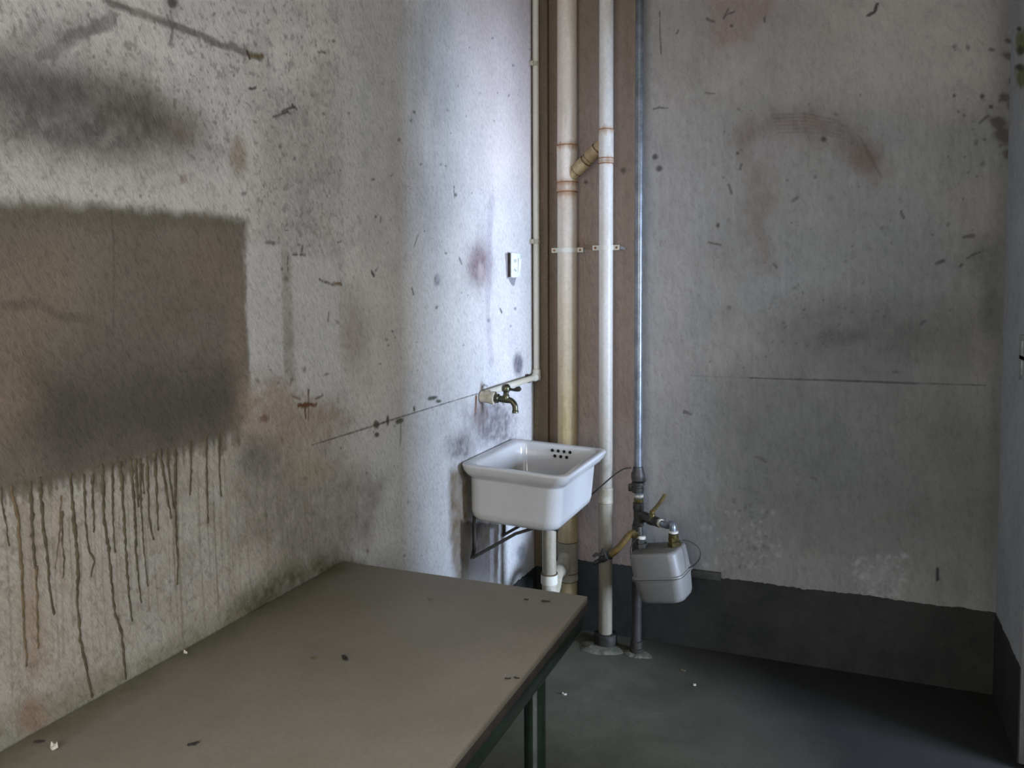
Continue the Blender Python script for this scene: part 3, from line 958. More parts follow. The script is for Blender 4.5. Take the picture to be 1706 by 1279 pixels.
for i, (pts, w, kind) in enumerate(drips):
    pts = [(pts[0][0] - 1, pts[0][1] - 30)] + pts
    P = []
    for (cx, cy), (dx, dy) in zip(pts[:-1], pts[1:]):
        n = max(2, int(abs(dy - cy) / 14))
        for k in range(n):
            t = k / n
            P.append((cx + (dx - cx) * t, cy + (dy - cy) * t))
    P.append(pts[-1])
    Q, R = [], []
    for k, (cx, cy) in enumerate(P):
        px, py = cx * 0.4372, 720 + cy * 0.4372
        y, z = LW(px, py)
        sc = (LW(px + 1, py)[0] - y)
        Q.append((0.0005, y + 0.0022 * (random.random() - 0.5), z))
        f = k / (len(P) - 1)
        R.append(sc * w * 0.5 * (0.55 + 0.75 * random.random()) * (1.45 - 0.75 * f))
    R[-1] *= 1.25
    e = Q[-1]
    Q.append((e[0], e[1], e[2] - R[-1]))
    R.append(R[-1] * 0.35)
    MB().tube(Q, R, 8, squash=(0.35, 1, 1)).build('paint_drip', 'rust_drip' if kind else 'drip', parent=wall_left)

# ------------------------------------------------------------------ table
TX, TZ, TY0, TY1 = 0.690, 0.757, 0.55, 1.852
tm = NT('grey_table_board')
co = tm.coord()
t1 = tm.noise(co, 3.0, 5, 0.6, 0.3)
t2 = tm.noise(tm.mapping(co, (1, 1, 1)), 14, 5, 0.7)
t3 = tm.noise(co, 130, 3, 0.6)
c = tm.mix(tm.ramp(t1, [(0.35, G(0)), (0.68, G(1))]), lin4((118, 113, 101)), lin4((129, 124, 114)))
c = tm.mix(tm.math('MULTIPLY', tm.ramp(t2, [(0.62, G(0)), (0.75, G(1))]), 0.3), c, lin4((92, 88, 78)))
c = tm.mix(tm.math('MULTIPLY', tm.ramp(tm.noise(co, 20, 4, 0.7), [(0.68, G(0)), (0.78, G(1))]), 0.25), c, lin4((150, 146, 138)))
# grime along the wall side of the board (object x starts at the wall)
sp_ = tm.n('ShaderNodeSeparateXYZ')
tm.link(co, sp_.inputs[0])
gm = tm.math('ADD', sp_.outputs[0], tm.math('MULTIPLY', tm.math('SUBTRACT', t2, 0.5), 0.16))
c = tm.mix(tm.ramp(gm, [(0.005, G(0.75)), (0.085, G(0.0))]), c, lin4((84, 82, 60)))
c = tm.mix(1.0, c, tm.ramp(t3, [(0.3, G(0.94)), (0.7, G(1.05))]), 'MULTIPLY')
tm.color(c)
tm.bump(t3, 0.06, 0.001)
tm.set(0.55, 0, 0.3)
table = thing('work_table', 'grey-topped work table with dark green metal frame standing against the left wall', 'table', (0.0, (TY0 + TY1) / 2, 0))
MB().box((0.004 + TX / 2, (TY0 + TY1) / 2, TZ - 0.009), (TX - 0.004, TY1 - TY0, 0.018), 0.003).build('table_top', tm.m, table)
MB().box((TX - 0.004, (TY0 + TY1) / 2, TZ - 0.020), (0.012, TY1 - TY0 - 0.004, 0.032), 0.002).build('edge_band', 'edge', table)
MB().box((TX - 0.022, (TY0 + TY1) / 2, TZ - 0.055), (0.034, TY1 - TY0 - 0.03, 0.05), 0.005).build('apron_rail', 'green', table)
MB().box((0.03, (TY0 + TY1) / 2, TZ - 0.045), (0.034, TY1 - TY0 - 0.03, 0.05), 0.005).build('apron_rail', 'green', table)
for y in (TY0 + 0.05, TY1 - 0.035):
    MB().box((TX / 2, y, TZ - 0.044), (TX - 0.08, 0.034, 0.048), 0.005).build('cross_rail', 'green', table)
for x in (0.045, TX - 0.044):
    for y in (TY0 + 0.15, 1.612):
        l = MB().lathe((x, y, 0.012), (0, 0, 1), [(0, 0.0235), (TZ - 0.085, 0.0235)], 24).build('leg', 'green', table)
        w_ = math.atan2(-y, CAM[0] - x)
        sm = MB().box((0.0232, 0, 0.34), (0.003, 0.0095, 0.64), 0.001).transform(Matrix.Translation((x, y, 0)) @ Matrix.Rotation(w_, 4, 'Z')).build('highlight_strip', 'galv', l)  # pale bar turned to the camera, imitates a highlight on the tube
        sm['label'] = 'added pale strip standing in for the leg highlight'
        MB().lathe((x, y, 0), (0, 0, 1), [(0, 0.026), (0.002, 0.029), (0.018, 0.029), (0.019, 0.0245)], 20).build('foot_cap', 'wire', l)

# ------------------------------------------------------------------ ceramic sink
SX0, SX1, SY0, SY1, SZ = 0.004, 0.404, 2.572, 3.095, 0.872


def rrect(x0, x1, y0, y1, r, z, n=8):
    out = []
    for (cx, cy, a0) in [(x1 - r, y1 - r, 0), (x0 + r, y1 - r, 90), (x0 + r, y0 + r, 180), (x1 - r, y0 + r, 270)]:
        for k in range(n + 1):
            a = math.radians(a0 + 90 * k / n)
            out.append((cx + r * math.cos(a), cy + r * math.sin(a), z))
    return out


def inset(d, r, z, dw=None):
    dw = d if dw is None else dw      # the wall side keeps a different inset
    return rrect(SX0 + dw, SX1 - d, SY0 + d, SY1 - d, r, z)


tilt = Matrix.Translation((SX0, 0, SZ)) @ Matrix.Rotation(math.radians(2.4), 4, 'Y') @ Matrix.Translation((-SX0, 0, -SZ))
sink = thing('ceramic_sink', 'white ceramic wall sink with flared rim below the brass tap', 'sink', (0.2, 2.83, 0.66))
rings = [inset(0.075, 0.05, SZ - 0.212, 0.06), inset(0.054, 0.05, SZ - 0.207, 0.036), inset(0.043, 0.05, SZ - 0.193, 0.027), inset(0.0385, 0.05, SZ - 0.172, 0.022),
         inset(0.0335, 0.05, SZ - 0.056, 0.018), inset(0.031, 0.05, SZ - 0.050, 0.015), inset(0.018, 0.046, SZ - 0.040, 0.008), inset(0.007, 0.042, SZ - 0.024, 0.003),
         inset(0.001, 0.040, SZ - 0.009, 0.001), inset(0.0, 0.040, SZ - 0.004, 0.0), inset(0.003, 0.040, SZ, 0.002), inset(0.008, 0.038, SZ + 0.0015, 0.006), inset(0.026, 0.036, SZ + 0.000, 0.030),
         inset(0.033, 0.036, SZ - 0.003, 0.040), inset(0.037, 0.036, SZ - 0.012, 0.044), inset(0.041, 0.038, SZ - 0.06, 0.047), inset(0.050, 0.045, SZ - 0.15, 0.052),
         inset(0.062, 0.05, SZ - 0.172, 0.064), inset(0.085, 0.05, SZ - 0.182, 0.085), inset(0.15, 0.045, SZ - 0.188, 0.15)]
basin = MB().loft(rings).transform(tilt).build('basin', 'ceramic', sink, smooth=50)
# overflow holes in the far inner wall: four above three
for row, (n, z0) in enumerate([(4, 0.022), (3, 0.043)]):
    for k in range(n):
        x = 0.186 + 0.0245 * k + (0.012 if row else 0)
        y = SY1 - 0.037 - 0.004 * (z0 / 0.05) - 0.0012
        MB().lathe((x, y, SZ - z0), (0, -1, 0.08), [(0, 0.0062), (0.001, 0.0066), (0.0022, 0.0058), (0.001, 0.0035)], 14).transform(tilt).build('overflow_hole', 'hole', sink)
MB().lathe((0.205, 2.90, SZ - 0.1885), (0, 0, 1), [(0, 0.030), (0.002, 0.030), (0.003, 0.026), (0.001, 0.018)], 24).transform(tilt).build('drain_ring', 'galv', sink)

# angle-iron brackets below the sink
br = thing('sink_bracket', 'thin rusty angle-iron bracket below the ceramic sink', 'bracket', (0.003, 2.8, 0.45))
for y in (2.70, 2.985):
    MB().tube([(0.006, y, 0.652), (0.33, y, 0.638)], 0.006, 8).build('support_bar', 'iron', br)
    MB().tube([(0.006, y, 0.655), (0.006, y, 0.50)], 0.006, 8).build('wall_bar', 'iron', br)
    pts = [(0.006, y - 0.02, 0.505), (0.16, y + 0.02, 0.60), (0.26, y + 0.03, 0.638)]
    MB().tube(pts, 0.006, 8).build('diagonal_brace', 'iron', br)


# ------------------------------------------------------------------ plastic pipes
def sleeve(o, z0, z1, x, y, r, mat, parent, name='coupling', lip=0.004):
    return MB().lathe((x, y, z0), (0, 0, 1), [(0, r), (0.001, r + lip), (0.012, r + lip), (0.014, r + lip * 0.7), (z1 - z0 - 0.014, r + lip * 0.7),
                                              (z1 - z0 - 0.012, r + lip), (z1 - z0 - 0.001, r + lip), (z1 - z0, r)], 28).build(name, mat, parent)


def ring(x, y, z, r, parent, mat='rust', h=0.004, name='joint_ring'):
    return MB().lathe((x, y, z - h / 2), (0, 0, 1), [(0, r - 0.003), (0.0005, r), (h - 0.0005, r), (h, r - 0.003)], 28).build(name, mat, parent)


def clamp(x, y, z, r, parent):
    """flat strap round the pipe with two ears screwed to the wall"""
    c = MB().lathe((x, y, z - 0.009), (0, 0, 1), [(0, r), (0, r + 0.0035), (0.018, r + 0.0035), (0.018, r)], 28)
    for s in (-1, 1):
        c.box((x + s * (r + 0.014), y - 0.0, z), (0.028, 0.004, 0.020), 0.001)
    o = c.build('pipe_clamp', 'pvc', parent)
    for s in (-1, 1):
        MB().lathe((x + s * (r + 0.016), y - 0.002, z), (0, -1, 0), [(0, 0.005), (0.002, 0.005), (0.003, 0.003)], 10).build('screw', 'rust', o)
        MB().box((x + s * (r + 0.016), (y + D) / 2 + 0.002, z), (0.012, D - y - 0.004, 0.012)).build('stand_off', 'cement', o)
    return o


P1 = (0.1665, D - 0.058)
R1 = 0.0415
P2 = (0.351, 3.243)
R2 = 0.0285
zp1 = lambda py: at(945, py, 1, P1[1] - R1)[2]
zp2 = lambda py: at(1008, py, 1, P2[1] - R2)[2]

# PVC that yellows towards the floor
def pvc_mat(name, z_lo, z_hi, c_top, c_top2, c_bot, c_bot2, joints=()):
    m = NT(name)
    co = m.n('ShaderNodeNewGeometry').outputs['Position']
    sp = m.n('ShaderNodeSeparateXYZ')
    m.link(co, sp.inputs[0])
    mp = m.mapping(co, (6, 6, 1))
    a = m.noise(mp, 3, 5, 0.65)
    b = m.noise(mp, 9, 5, 0.7)
    top = m.mix(m.ramp(a, [(0.4, G(0)), (0.65, G(1))]), lin4(c_top), lin4(c_top2))
    bot = m.mix(m.ramp(b, [(0.38, G(0)), (0.65, G(1))]), lin4(c_bot), lin4(c_bot2))
    h = m.math('ADD', sp.outputs[2], m.math('MULTIPLY', m.math('SUBTRACT', a, 0.5), 0.9))
    mr = m.n('ShaderNodeMapRange')
    mr.inputs[1].default_value, mr.inputs[2].default_value = z_lo, z_hi
    m.link(h, mr.inputs[0])
    c = m.mix(mr.outputs[0], bot, top)
    # rust-brown dirt that gathers round the joints
    rn = m.noise(m.mapping(co, (40, 40, 9)), 1.0, 4, 0.7)
    for zj in joints:
        d = m.math('ABSOLUTE', m.math('SUBTRACT', sp.outputs[2], zj - 0.004))
        k = m.math('ADD', d, m.math('MULTIPLY', m.math('SUBTRACT', 0.5, rn), 0.07))
        c = m.mix(m.ramp(k, [(0.0, G(0.75)), (0.022, G(0.0))]), c, lin4((150, 112, 76)))
    m.color(m.mix(1.0, c, m.ramp(m.noise(co, 70, 3), [(0.3, G(0.9)), (0.7, G(1.06))]), 'MULTIPLY'))
    m.set(0.42, 0, 0.4)
    return m.m


M['pvc1'] = pvc_mat('yellowed_soil_pipe_pvc', 0.95, 1.75, (206, 196, 184), (188, 176, 160), (182, 164, 124), (160, 144, 108), [zp1(y) for y in (240, 302, 318)])
M['pvc2'] = pvc_mat('aged_waste_pipe_pvc', 0.55, 1.35, (206, 204, 200), (192, 186, 176), (144, 136, 118), (126, 120, 104), [zp2(y) for y in (214, 266)])

soil = thing('soil_pipe', 'thick cream plastic soil pipe in the corner behind the sink', 'pipe', (P1[0], P1[1], 0))
MB().lathe((P1[0], P1[1], 0.002), (0, 0, 1), [(0, R1), (HC - 0.004, R1)], 32).build('pipe_shaft', 'pvc1', soil)
sleeve(0, zp1(318), zp1(240), P1[0], P1[1], R1, 'pvc1', soil, 'wye_fitting', 0.003)
for py in (240, 302, 318):
    ring(P1[0], P1[1], zp1(py), R1 + 0.0036, soil, 'rust', 0.0045)
clamp(P1[0], P1[1], zp1(416), R1, soil)
sleeve(0, zp1(972), zp1(905), P1[0], P1[1], R1, 'pvc_dull', soil, 'tee_fitting', 0.004)
for py in (906, 958, 971):
    ring(P1[0], P1[1], zp1(py), R1 + 0.0046, soil, 'grime', 0.004)
# diagonal branch from the soil pipe up to the waste pipe
a = Vector((P1[0] + 0.022, P1[1] - 0.012, zp1(292)))
b = Vector((P2[0] - 0.004, P2[1] + 0.004, zp2(232)))
dd = (b - a)
MB().tube([a, b], 0.024, 24).build('diagonal_branch', 'pvc_yellow', soil)
for t0, t1 in ((0.14, 0.42), (0.50, 0.76)):
    MB().lathe(a + dd * t0, dd, [(0, 0.024), (0.001, 0.0275), (dd.length * (t1 - t0) - 0.001, 0.0275), (dd.length * (t1 - t0), 0.024)], 24).build('branch_socket', 'pvc_yellow', soil)
for t in (0.14, 0.42, 0.50, 0.76):
    MB().lathe(a + dd * t, dd, [(0, 0.024), (0.0003, 0.0281), (0.003, 0.0281), (0.0033, 0.024)], 24).build('joint_ring', 'grime', soil)

waste = thing('waste_pipe', 'slim white plastic waste pipe standing right of the soil pipe', 'pipe', (P2[0], P2[1], 0))
MB().lathe((P2[0], P2[1], 0.004), (0, 0, 1), [(0, R2), (HC - 0.006, R2)], 28).build('pipe_shaft', 'pvc2', waste)
sleeve(0, zp2(272), zp2(213), P2[0], P2[1], R2, 'pvc2', waste, 'wye_fitting', 0.0025)
for py in (214, 262, 271):
    ring(P2[0], P2[1], zp2(py), R2 + 0.003, waste, 'rust', 0.004)
clamp(P2[0], P2[1], zp2(412), R2, waste)
sleeve(0, zp2(842), zp2(813), P2[0], P2[1], R2, 'pvc_dull', waste, 'coupling', 0.003)
ring(P2[0], P2[1], zp2(840), R2 + 0.0034, waste, 'grime', 0.003)
MB().lathe((P2[0], P2[1], 0), (0, 0, 1), [(0, 0.046), (0.002, 0.049), (0.052, 0.047), (0.055, 0.044), (0.056, 0.03)], 28).build('floor_collar', 'iron', waste)


def mound(cx, cy, rx, ry, h, seed, name, parent=None, origin=None):
    n, k = 40, 8
    vs, fs = [], []
    r = np.random.RandomState(seed)
    edge = 1 + 0.22 * np.convolve(np.tile(r.randn(n), 3), np.ones(4) / 4, 'same')[n:2 * n]
    for j in range(k + 1):
        f = j / k
        for i in range(n):
            a = 2 * math.pi * i / n
            hz = h * (1 - f ** 3) * (0.75 + 0.4 * r.rand())
            vs.append((cx + rx * edge[i] * f * math.cos(a), cy + ry * edge[i] * f * math.sin(a), 0.0008 + (hz if j < k else 0)))
    for j in range(k):
        for i in range(n):
            i2 = (i + 1) % n
            fs.append((j * n + i, j * n + i2, (j + 1) * n + i2, (j + 1) * n + i))
    return MB().add(vs, fs).build(name, 'mortar', parent, origin, smooth=60)


mound(P2[0] - 0.015, P2[1] - 0.03, 0.088, 0.066, 0.014, 5, 'mortar_bed', waste)

# sink drain
DX, DY = 0.213, 2.935
dr = thing('sink_drain', 'white plastic drain pipe with trap bend under the sink', 'pipe', (DX, DY, 0.3))
zd = lambda py: at(912, py, 0, DX)[2]
z_e = zd(975)
MB().lathe((DX, DY, z_e + 0.04), (0, 0, 1), [(0, 0.027), (0.655 - z_e - 0.04, 0.027)], 28).build('drain_pipe', 'pvc2', dr)
MB().lathe((DX, DY, z_e), (0, 0, 1), [(0, 0.028), (0.002, 0.0325), (zd(958) - z_e - 0.002, 0.0325), (zd(958) - z_e, 0.0285)], 28).build('trap_socket', 'pvc', dr)
ring(DX, DY, zd(958), 0.0332, dr, 'grime', 0.004)
q = [(DX, DY, z_e + 0.01), (DX, DY, z_e - 0.045), (DX - 0.01, DY + 0.075, z_e - 0.055), (DX - 0.02, DY + 0.14, z_e + 0.0), (P1[0] + 0.008, P1[1] - 0.105, zp1(945) + 0.004), (P1[0], P1[1] - 0.035, zp1(930))]
MB().tube(rounded_path(q, 0.06, 8), 0.0285, 24).build('trap_bend', 'pvc_dull', dr)
MB().lathe(q[-2], Vector(q[-1]) - Vector(q[-2]), [(0, 0.028), (0.001, 0.0335), (0.034, 0.0335), (0.035, 0.028)], 24).build('branch_socket', 'pvc_dull', dr)

# ------------------------------------------------------------------ water supply and tap
sup = thing('water_supply_pipe', 'thin white water pipe down the corner and along to the tap', 'pipe', (0.02, 3.3, 1.05))
SYY = 3.322
FY = 2.775
zs = at(820, 649, 0, 0.02)[2] - 0.002
MB().lathe((0.021, SYY, zs), (0, 0, 1), [(0, 0.0135), (HC - 0.004 - zs, 0.0135)], 20).build('riser', 'pvc', sup)
MB().tube([(0.021, SYY, zs), (0.024, SYY - 0.2, zs + 0.0), (0.021, FY + 0.01, zs - 0.004)], 0.0125, 18).build('branch', 'plastic_old' if 0 else 'pvc', sup)
e = MB().lathe((0.021, SYY, zs - 0.015), (0, 0, 1), [(0, 0.012), (0.003, 0.0175), (0.046, 0.0175), (0.047, 0.014)], 20)
e.lathe((0.021, SYY + 0.012, zs), (0, -1, 0), [(0, 0.012), (0.003, 0.0172), (0.04, 0.0172), (0.041, 0.013)], 20)
e.build('elbow', 'pvc', sup)
for z in (at(890, 105, 0, 0.02)[2], at(890, 402, 0, 0.02)[2]):
    c = MB().lathe((0.021, SYY, z - 0.01), (0, 0, 1), [(0, 0.013), (0.001, 0.0165), (0.019, 0.0165), (0.02, 0.013)], 20)
    c.box((0.008, SYY - 0.02, z), (0.016, 0.012, 0.02), 0.002)
    c.build('pipe_clip', 'pvc_dull', sup)
MB().box((0.010, SYY - 0.075, zs), (0.02, 0.022, 0.036), 0.002).build('pipe_clip', 'iron', sup)

tap = thing('brass_tap', 'tarnished brass bib tap on the left wall above the sink', 'tap', (0.0, FY, zs - 0.02))
tz = zs - 0.016
MB().lathe((0.002, FY, tz), (1, 0, -0.06), [(0, 0.019), (0.002, 0.0215), (0.040, 0.0225), (0.044, 0.0245), (0.056, 0.0245), (0.057, 0.016)], 20).build('wall_socket', 'tape', tap)
ax = 0.1
b_ = MB().lathe((0.056, FY, tz - 0.003), (1, 0, -0.1), [(0, 0.0155), (0.004, 0.0175), (0.016, 0.0175), (0.019, 0.0125), (0.05, 0.0125), (0.062, 0.011)], 18)
b_.tube(rounded_path([(0.086, FY, tz - 0.006), (0.122, FY, tz - 0.007), (0.139, FY, tz - 0.026), (0.139, FY, tz - 0.048)], 0.022, 6), 0.0105, 16)
b_.lathe((0.139, FY, tz - 0.055), (0, 0, 1), [(0, 0.010), (0.001, 0.0118), (0.009, 0.0118), (0.011, 0.0104)], 16)
b_.build('tap_body', 'bronze', tap)
MB().lathe((0.103, FY, tz - 0.005), (0, 0, 1), [(0, 0.013), (0.014, 0.0125), (0.018, 0.010), (0.026, 0.0105), (0.030, 0.0155), (0.040, 0.017), (0.049, 0.015), (0.054, 0.010), (0.056, 0.003)], 20).build('bonnet', 'bronze', tap)
MB().tube([(0.108, FY, tz + 0.033), (0.128, FY - 0.002, tz + 0.031), (0.138, FY - 0.004, tz + 0.031), (0.150, FY - 0.006, tz + 0.034), (0.160, FY - 0.008, tz + 0.036), (0.166, FY - 0.009, tz + 0.035)],
          [0.0045, 0.005, 0.006, 0.0095, 0.0095, 0.003], 14, squash=(1, 0.55, 1)).build('lever_handle', 'iron', tap)

# ------------------------------------------------------------------ wall socket with switch on the left wall
sy0, sy1 = at(850, 440, 0, 0.012)[1], at(865, 440, 0, 0.012)[1]
sz0, sz1 = at(857, 462, 0, 0.012)[2], at(857, 421.5, 0, 0.012)[2]
sc_, sw = ((sy0 + sy1) / 2, (sz0 + sz1) / 2), (sy1 - sy0, sz1 - sz0)
sk = thing('switched_socket', 'white wall socket with rocker switch on the left wall above the tap', 'socket', (0, sc_[0], sc_[1]))
MB().box((0.007, sc_[0], sc_[1]), (0.013, sw[0] * 0.97, sw[1] * 0.97), 0.001).build('back_box', 'iron', sk)
MB().box((0.0165, sc_[0], sc_[1]), (0.007, sw[0], sw[1]), 0.0022).build('face_plate', 'plastic', sk)
MB().box((0.021, sc_[0] + sw[0] * 0.30, sc_[1] - 0.003), (0.006, sw[0] * 0.26, sw[1] * 0.62), 0.0018, Matrix.Rotation(math.radians(4), 4, 'Y')).build('rocker', 'plastic', sk)
MB().box((0.0202, sc_[0] + sw[0] * 0.155, sc_[1]), (0.0008, 0.004, sw[1] * 0.6)).build('switch_gap', 'plastic_old', sk)
for dy, dz, h in [(-0.024, 0.018, 0.012), (-0.008, 0.018, 0.012), (-0.010, -0.022, 0.009), (-0.024, -0.018, 0.008)]:
    MB().box((0.0203, sc_[0] + dy, sc_[1] + dz), (0.0008, 0.0035, h)).build('socket_slot', 'hole', sk)

# stacked pair of switches on the right wall
y_c = 2.957
for k, py in enumerate((577, 610)):
    z = at(1703, py, 0, W)[2]
    lab = ['upper grey switch plate at the right wall edge, above its twin', 'lower grey switch plate at the right wall edge, below its twin'][k]
    s_ = thing('light_switch', lab, 'switch', (W, y_c, z), 'switches on the right wall')
    MB().box((W - 0.006, y_c, z), (0.011, 0.086, 0.080), 0.003).build('face_plate', 'plastic_old', s_)
    MB().box((W - 0.0125, y_c, z), (0.005, 0.03, 0.046), 0.0015).build('rocker', 'plastic_old', s_)

# ------------------------------------------------------------------ gas riser
GX, GY, GR = 0.4905, 3.225, 0.0165
zg = lambda py: at(1063, py, 1, GY - GR)[2]
gas = thing('gas_riser', 'grey galvanised gas pipe rising from floor to ceiling by the meter', 'pipe', (GX, GY, 0))
MB().lathe((GX, GY, zg(790)), (0, 0, 1), [(0, GR), (HC - 0.004 - zg(790), GR)], 24).build('upper_pipe', 'galv', gas)
MB().lathe((GX, GY, zg(802)), (0, 0, 1), [(0, 0.018), (0.002, 0.026), (0.018, 0.0285), (0.03, 0.0275), (0.04, 0.0225), (0.056, 0.020), (0.058, 0.0166)], 20).build('reducer', 'galv_dark', gas)
c = MB().lathe((GX, GY, zg(822)), (0, 0, 1), [(0, 0.018), (0.001, 0.024), (0.020, 0.025), (0.024, 0.021), (0.030, 0.021), (0.033, 0.026), (0.042, 0.026), (0.044, 0.018)], 16)
c.box((GX - 0.030, GY - 0.006, zg(814)), (0.016, 0.012, 0.03), 0.003)
c.box((GX + 0.026, GY - 0.010, zg(800)), (0.014, 0.012, 0.014), 0.003)
c.build('pipe_union', 'iron', gas)
MB().lathe((GX + 0.002, GY, zg(836)), (0, 0, 1), [(0, GR), (zg(815) - zg(836), GR)], 20).build('nipple', 'galv', gas)
MB().lathe((GX + 0.003, GY, zg(838)), (0, 0, 1), [(0, 0.0175), (0.002, 0.0195), (0.014, 0.0195), (0.016, 0.0175)], 20).build('brass_ring', 'brass', gas)
MB().lathe((GX + 0.003, GY, zg(829)), (0, 0, 1), [(0, 0.0172), (0.001, 0.0182), (0.008, 0.0182), (0.009, 0.0172)], 20).build('thread_tape', 'tape', gas)
t = MB().lathe((GX + 0.002, GY, zg(878)), (0, 0, 1), [(0, 0.019), (0.003, 0.0225), (0.016, 0.0225), (0.02, 0.0195), (0.066, 0.0195), (0.07, 0.022), (zg(838) - zg(878) - 0.003, 0.022), (zg(838) - zg(878), 0.018)], 20)
t.lathe((GX, GY, zg(855)), (0.8, -0.25, -0.35), [(0, 0.018), (0.03, 0.018), (0.031, 0.021), (0.042, 0.021), (0.043, 0.016)], 18)
t.build('tee_fitting', 'iron', gas)
MB().lathe((GX - 0.004, GY, zg(1075)), (0, 0, 1), [(0, 0.0195), (zg(876) - zg(1075), 0.0195)], 20).build('lower_pipe', 'galv_dark', gas)
MB().lathe((GX - 0.004, GY, 0), (0, 0, 1), [(0, 0.028), (0.002, 0.030), (0.022, 0.030), (0.024, 0.025), (0.05, 0.025), (0.053, 0.0195)], 12).build('floor_fitting', 'iron', gas)
mound(GX + 0.004, GY - 0.01, 0.052, 0.045, 0.010, 9, 'mortar_bed', gas)
# thin black cable tied to the riser
cb = [at(1052, 779, 1, GY - 0.03), at(1040, 780, 1, GY - 0.035), at(1024, 790, 1, GY - 0.035), at(1008, 804, 1, GY - 0.04), at(990, 820, 1, GY - 0.04), at(972, 834, 1, GY - 0.02)]
tag(MB().tube(rounded_path(cb, 0.02, 4), 0.0028, 8).build('black_cable', 'wire', origin=cb[0]), 'thin black cable hanging from the gas pipe to behind the sink', 'cable')

# ------------------------------------------------------------------ gas meter
MX, MY, MZ = 0.615, 3.098, 0.392
meter_rot = Matrix.Rotation(math.radians(-11.5), 4, 'Y') @ Matrix.Rotation(math.radians(-8), 4, 'Z')
MM = Matrix.Translation((MX, MY, MZ)) @ meter_rot
meter = thing('gas_meter', 'tilted grey box gas meter hanging on the gas pipe above the floor', 'meter', (MX, MY, MZ - 0.1))


def mring(hx, hy, r, z, dx=0):
    return [(x + dx, y, zz) for x, y, zz in rrect(-hx, hx, -hy, hy, r, z, 6)]


up_r = [mring(0.1035, 0.086, 0.036, -0.001), mring(0.103, 0.0855, 0.036, 0.003), mring(0.098, 0.080, 0.034, 0.006), mring(0.096, 0.080, 0.034, 0.082), mring(0.0945, 0.078, 0.034, 0.089), mring(0.090, 0.074, 0.032, 0.093)]
lo_r = [mring(0.1035, 0.086, 0.036, -0.004), mring(0.103, 0.0855, 0.036, -0.008), mring(0.097, 0.079, 0.034, -0.011), mring(0.090, 0.074, 0.034, -0.080), mring(0.085, 0.069, 0.034, -0.094), mring(0.070, 0.055, 0.028, -0.101)]
MB().loft(up_r).transform(MM).build('upper_case', 'meter', meter, smooth=50)
MB().loft(lo_r[::-1]).transform(MM).build('lower_case', 'meter', meter, smooth=50)
MB().loft([mring(0.1005, 0.083, 0.036, -0.0045), mring(0.1005, 0.083, 0.036, -0.0005)]).transform(MM).build('seam', 'iron', meter, smooth=50)
MB().loft([mring(0.0895, 0.0735, 0.032, 0.0925), mring(0.0885, 0.0725, 0.032, 0.0945), mring(0.087, 0.071, 0.032, 0.0952)]).transform(MM).build('top_plate', 'meter_top', meter, smooth=40)
conn = {}
for nm, x in (('outlet', -0.070), ('inlet', 0.068)):
    MB().lathe((x, 0.012, 0.094), (0, 0, 1), [(0, 0.024), (0.002, 0.026), (0.018, 0.026), (0.020, 0.020), (0.024, 0.0205), (0.036, 0.0205), (0.038, 0.015)], 6 if nm == 'inlet' else 8).transform(MM).build('union_nut', 'iron' if nm == 'outlet' else 'brass', meter, smooth=20)
    conn[nm] = MM @ Vector((x, 0.012, 0.128))
# seal wire loops either side
def wire(pts, nm='seal_wire'):
    MB().tube(rounded_path(pts, 0.03, 6), 0.0022, 8).build(nm, 'wire', meter)


yw = MY - 0.02
wire([at(1137, 899, 1, yw), at(1152, 902, 1, yw), at(1167, 914, 1, yw), at(1167, 930, 1, yw), at(1156, 942, 1, yw), at(1147, 946, 1, yw)])
yw = MY - 0.045
wire([at(1060, 897, 1, yw), at(1051, 908, 1, yw), at(1050, 924, 1, yw), at(1056, 938, 1, yw), at(1066, 947, 1, yw)])

# inlet: lever valve and galvanised elbow from the tee down to the meter
val = thing('lever_valve', 'brass lever valve with galvanised elbow feeding the gas meter', 'valve', (0.56, 3.2, 0.56))
ci = conn['inlet']
yv = GY - 0.035
v0 = Vector((GX + 0.038, GY - 0.013, zg(855) - 0.016))
v1 = Vector(at(1100, 871, 1, (GY + ci.y) / 2))
v2 = Vector(at(1112, 876, 1, (GY + ci.y) / 2 - 0.012))
dv = (v1 - v0).normalized()
L = (v1 - v0).length
MB().lathe(v0 - dv * 0.012, dv, [(0, 0.014), (0.004, 0.019), (0.018, 0.019), (0.020, 0.016), (0.028, 0.0215), (0.05, 0.0215), (0.056, 0.016), (0.06, 0.019), (L + 0.010, 0.019), (L + 0.012, 0.014)], 12).build('valve_body', 'iron', val, smooth=30)
vm = v0 + dv * (L * 0.42)
MB().lathe(vm + Vector((0, -0.004, 0.010)), (0, 0, 1), [(0, 0.013), (0.016, 0.012), (0.018, 0.009), (0.028, 0.009), (0.030, 0.004)], 14).build('valve_stem', 'brass', val)
h0, h1 = vm + Vector((0, -0.004, 0.034)), Vector(at(1109, 823, 1, yv - 0.02))
MB().tube([h0 - (h1 - h0) * 0.12, h0, h0.lerp(h1, 0.5) + Vector((0, 0, -0.004)), h0.lerp(h1, 0.93), h1], [0.007, 0.008, 0.0075, 0.0078, 0.004], 12, squash=(1, 0.6, 1)).build('lever_handle', 'lever', val)
el = rounded_path([v1, v2, Vector((ci.x - 0.002, ci.y, ci.z + 0.055)), ci + Vector((0, 0, 0.01))], 0.03, 8)
MB().tube(el, 0.0135, 18).build('elbow_pipe', 'galv', val)
MB().lathe(v1 - dv * 0.002, dv, [(0, 0.0135), (0.001, 0.0165), (0.008, 0.0165), (0.009, 0.0135)], 16).build('thread_tape', 'tape', val)
dn = (Vector((0.02, 0, -1))).normalized()
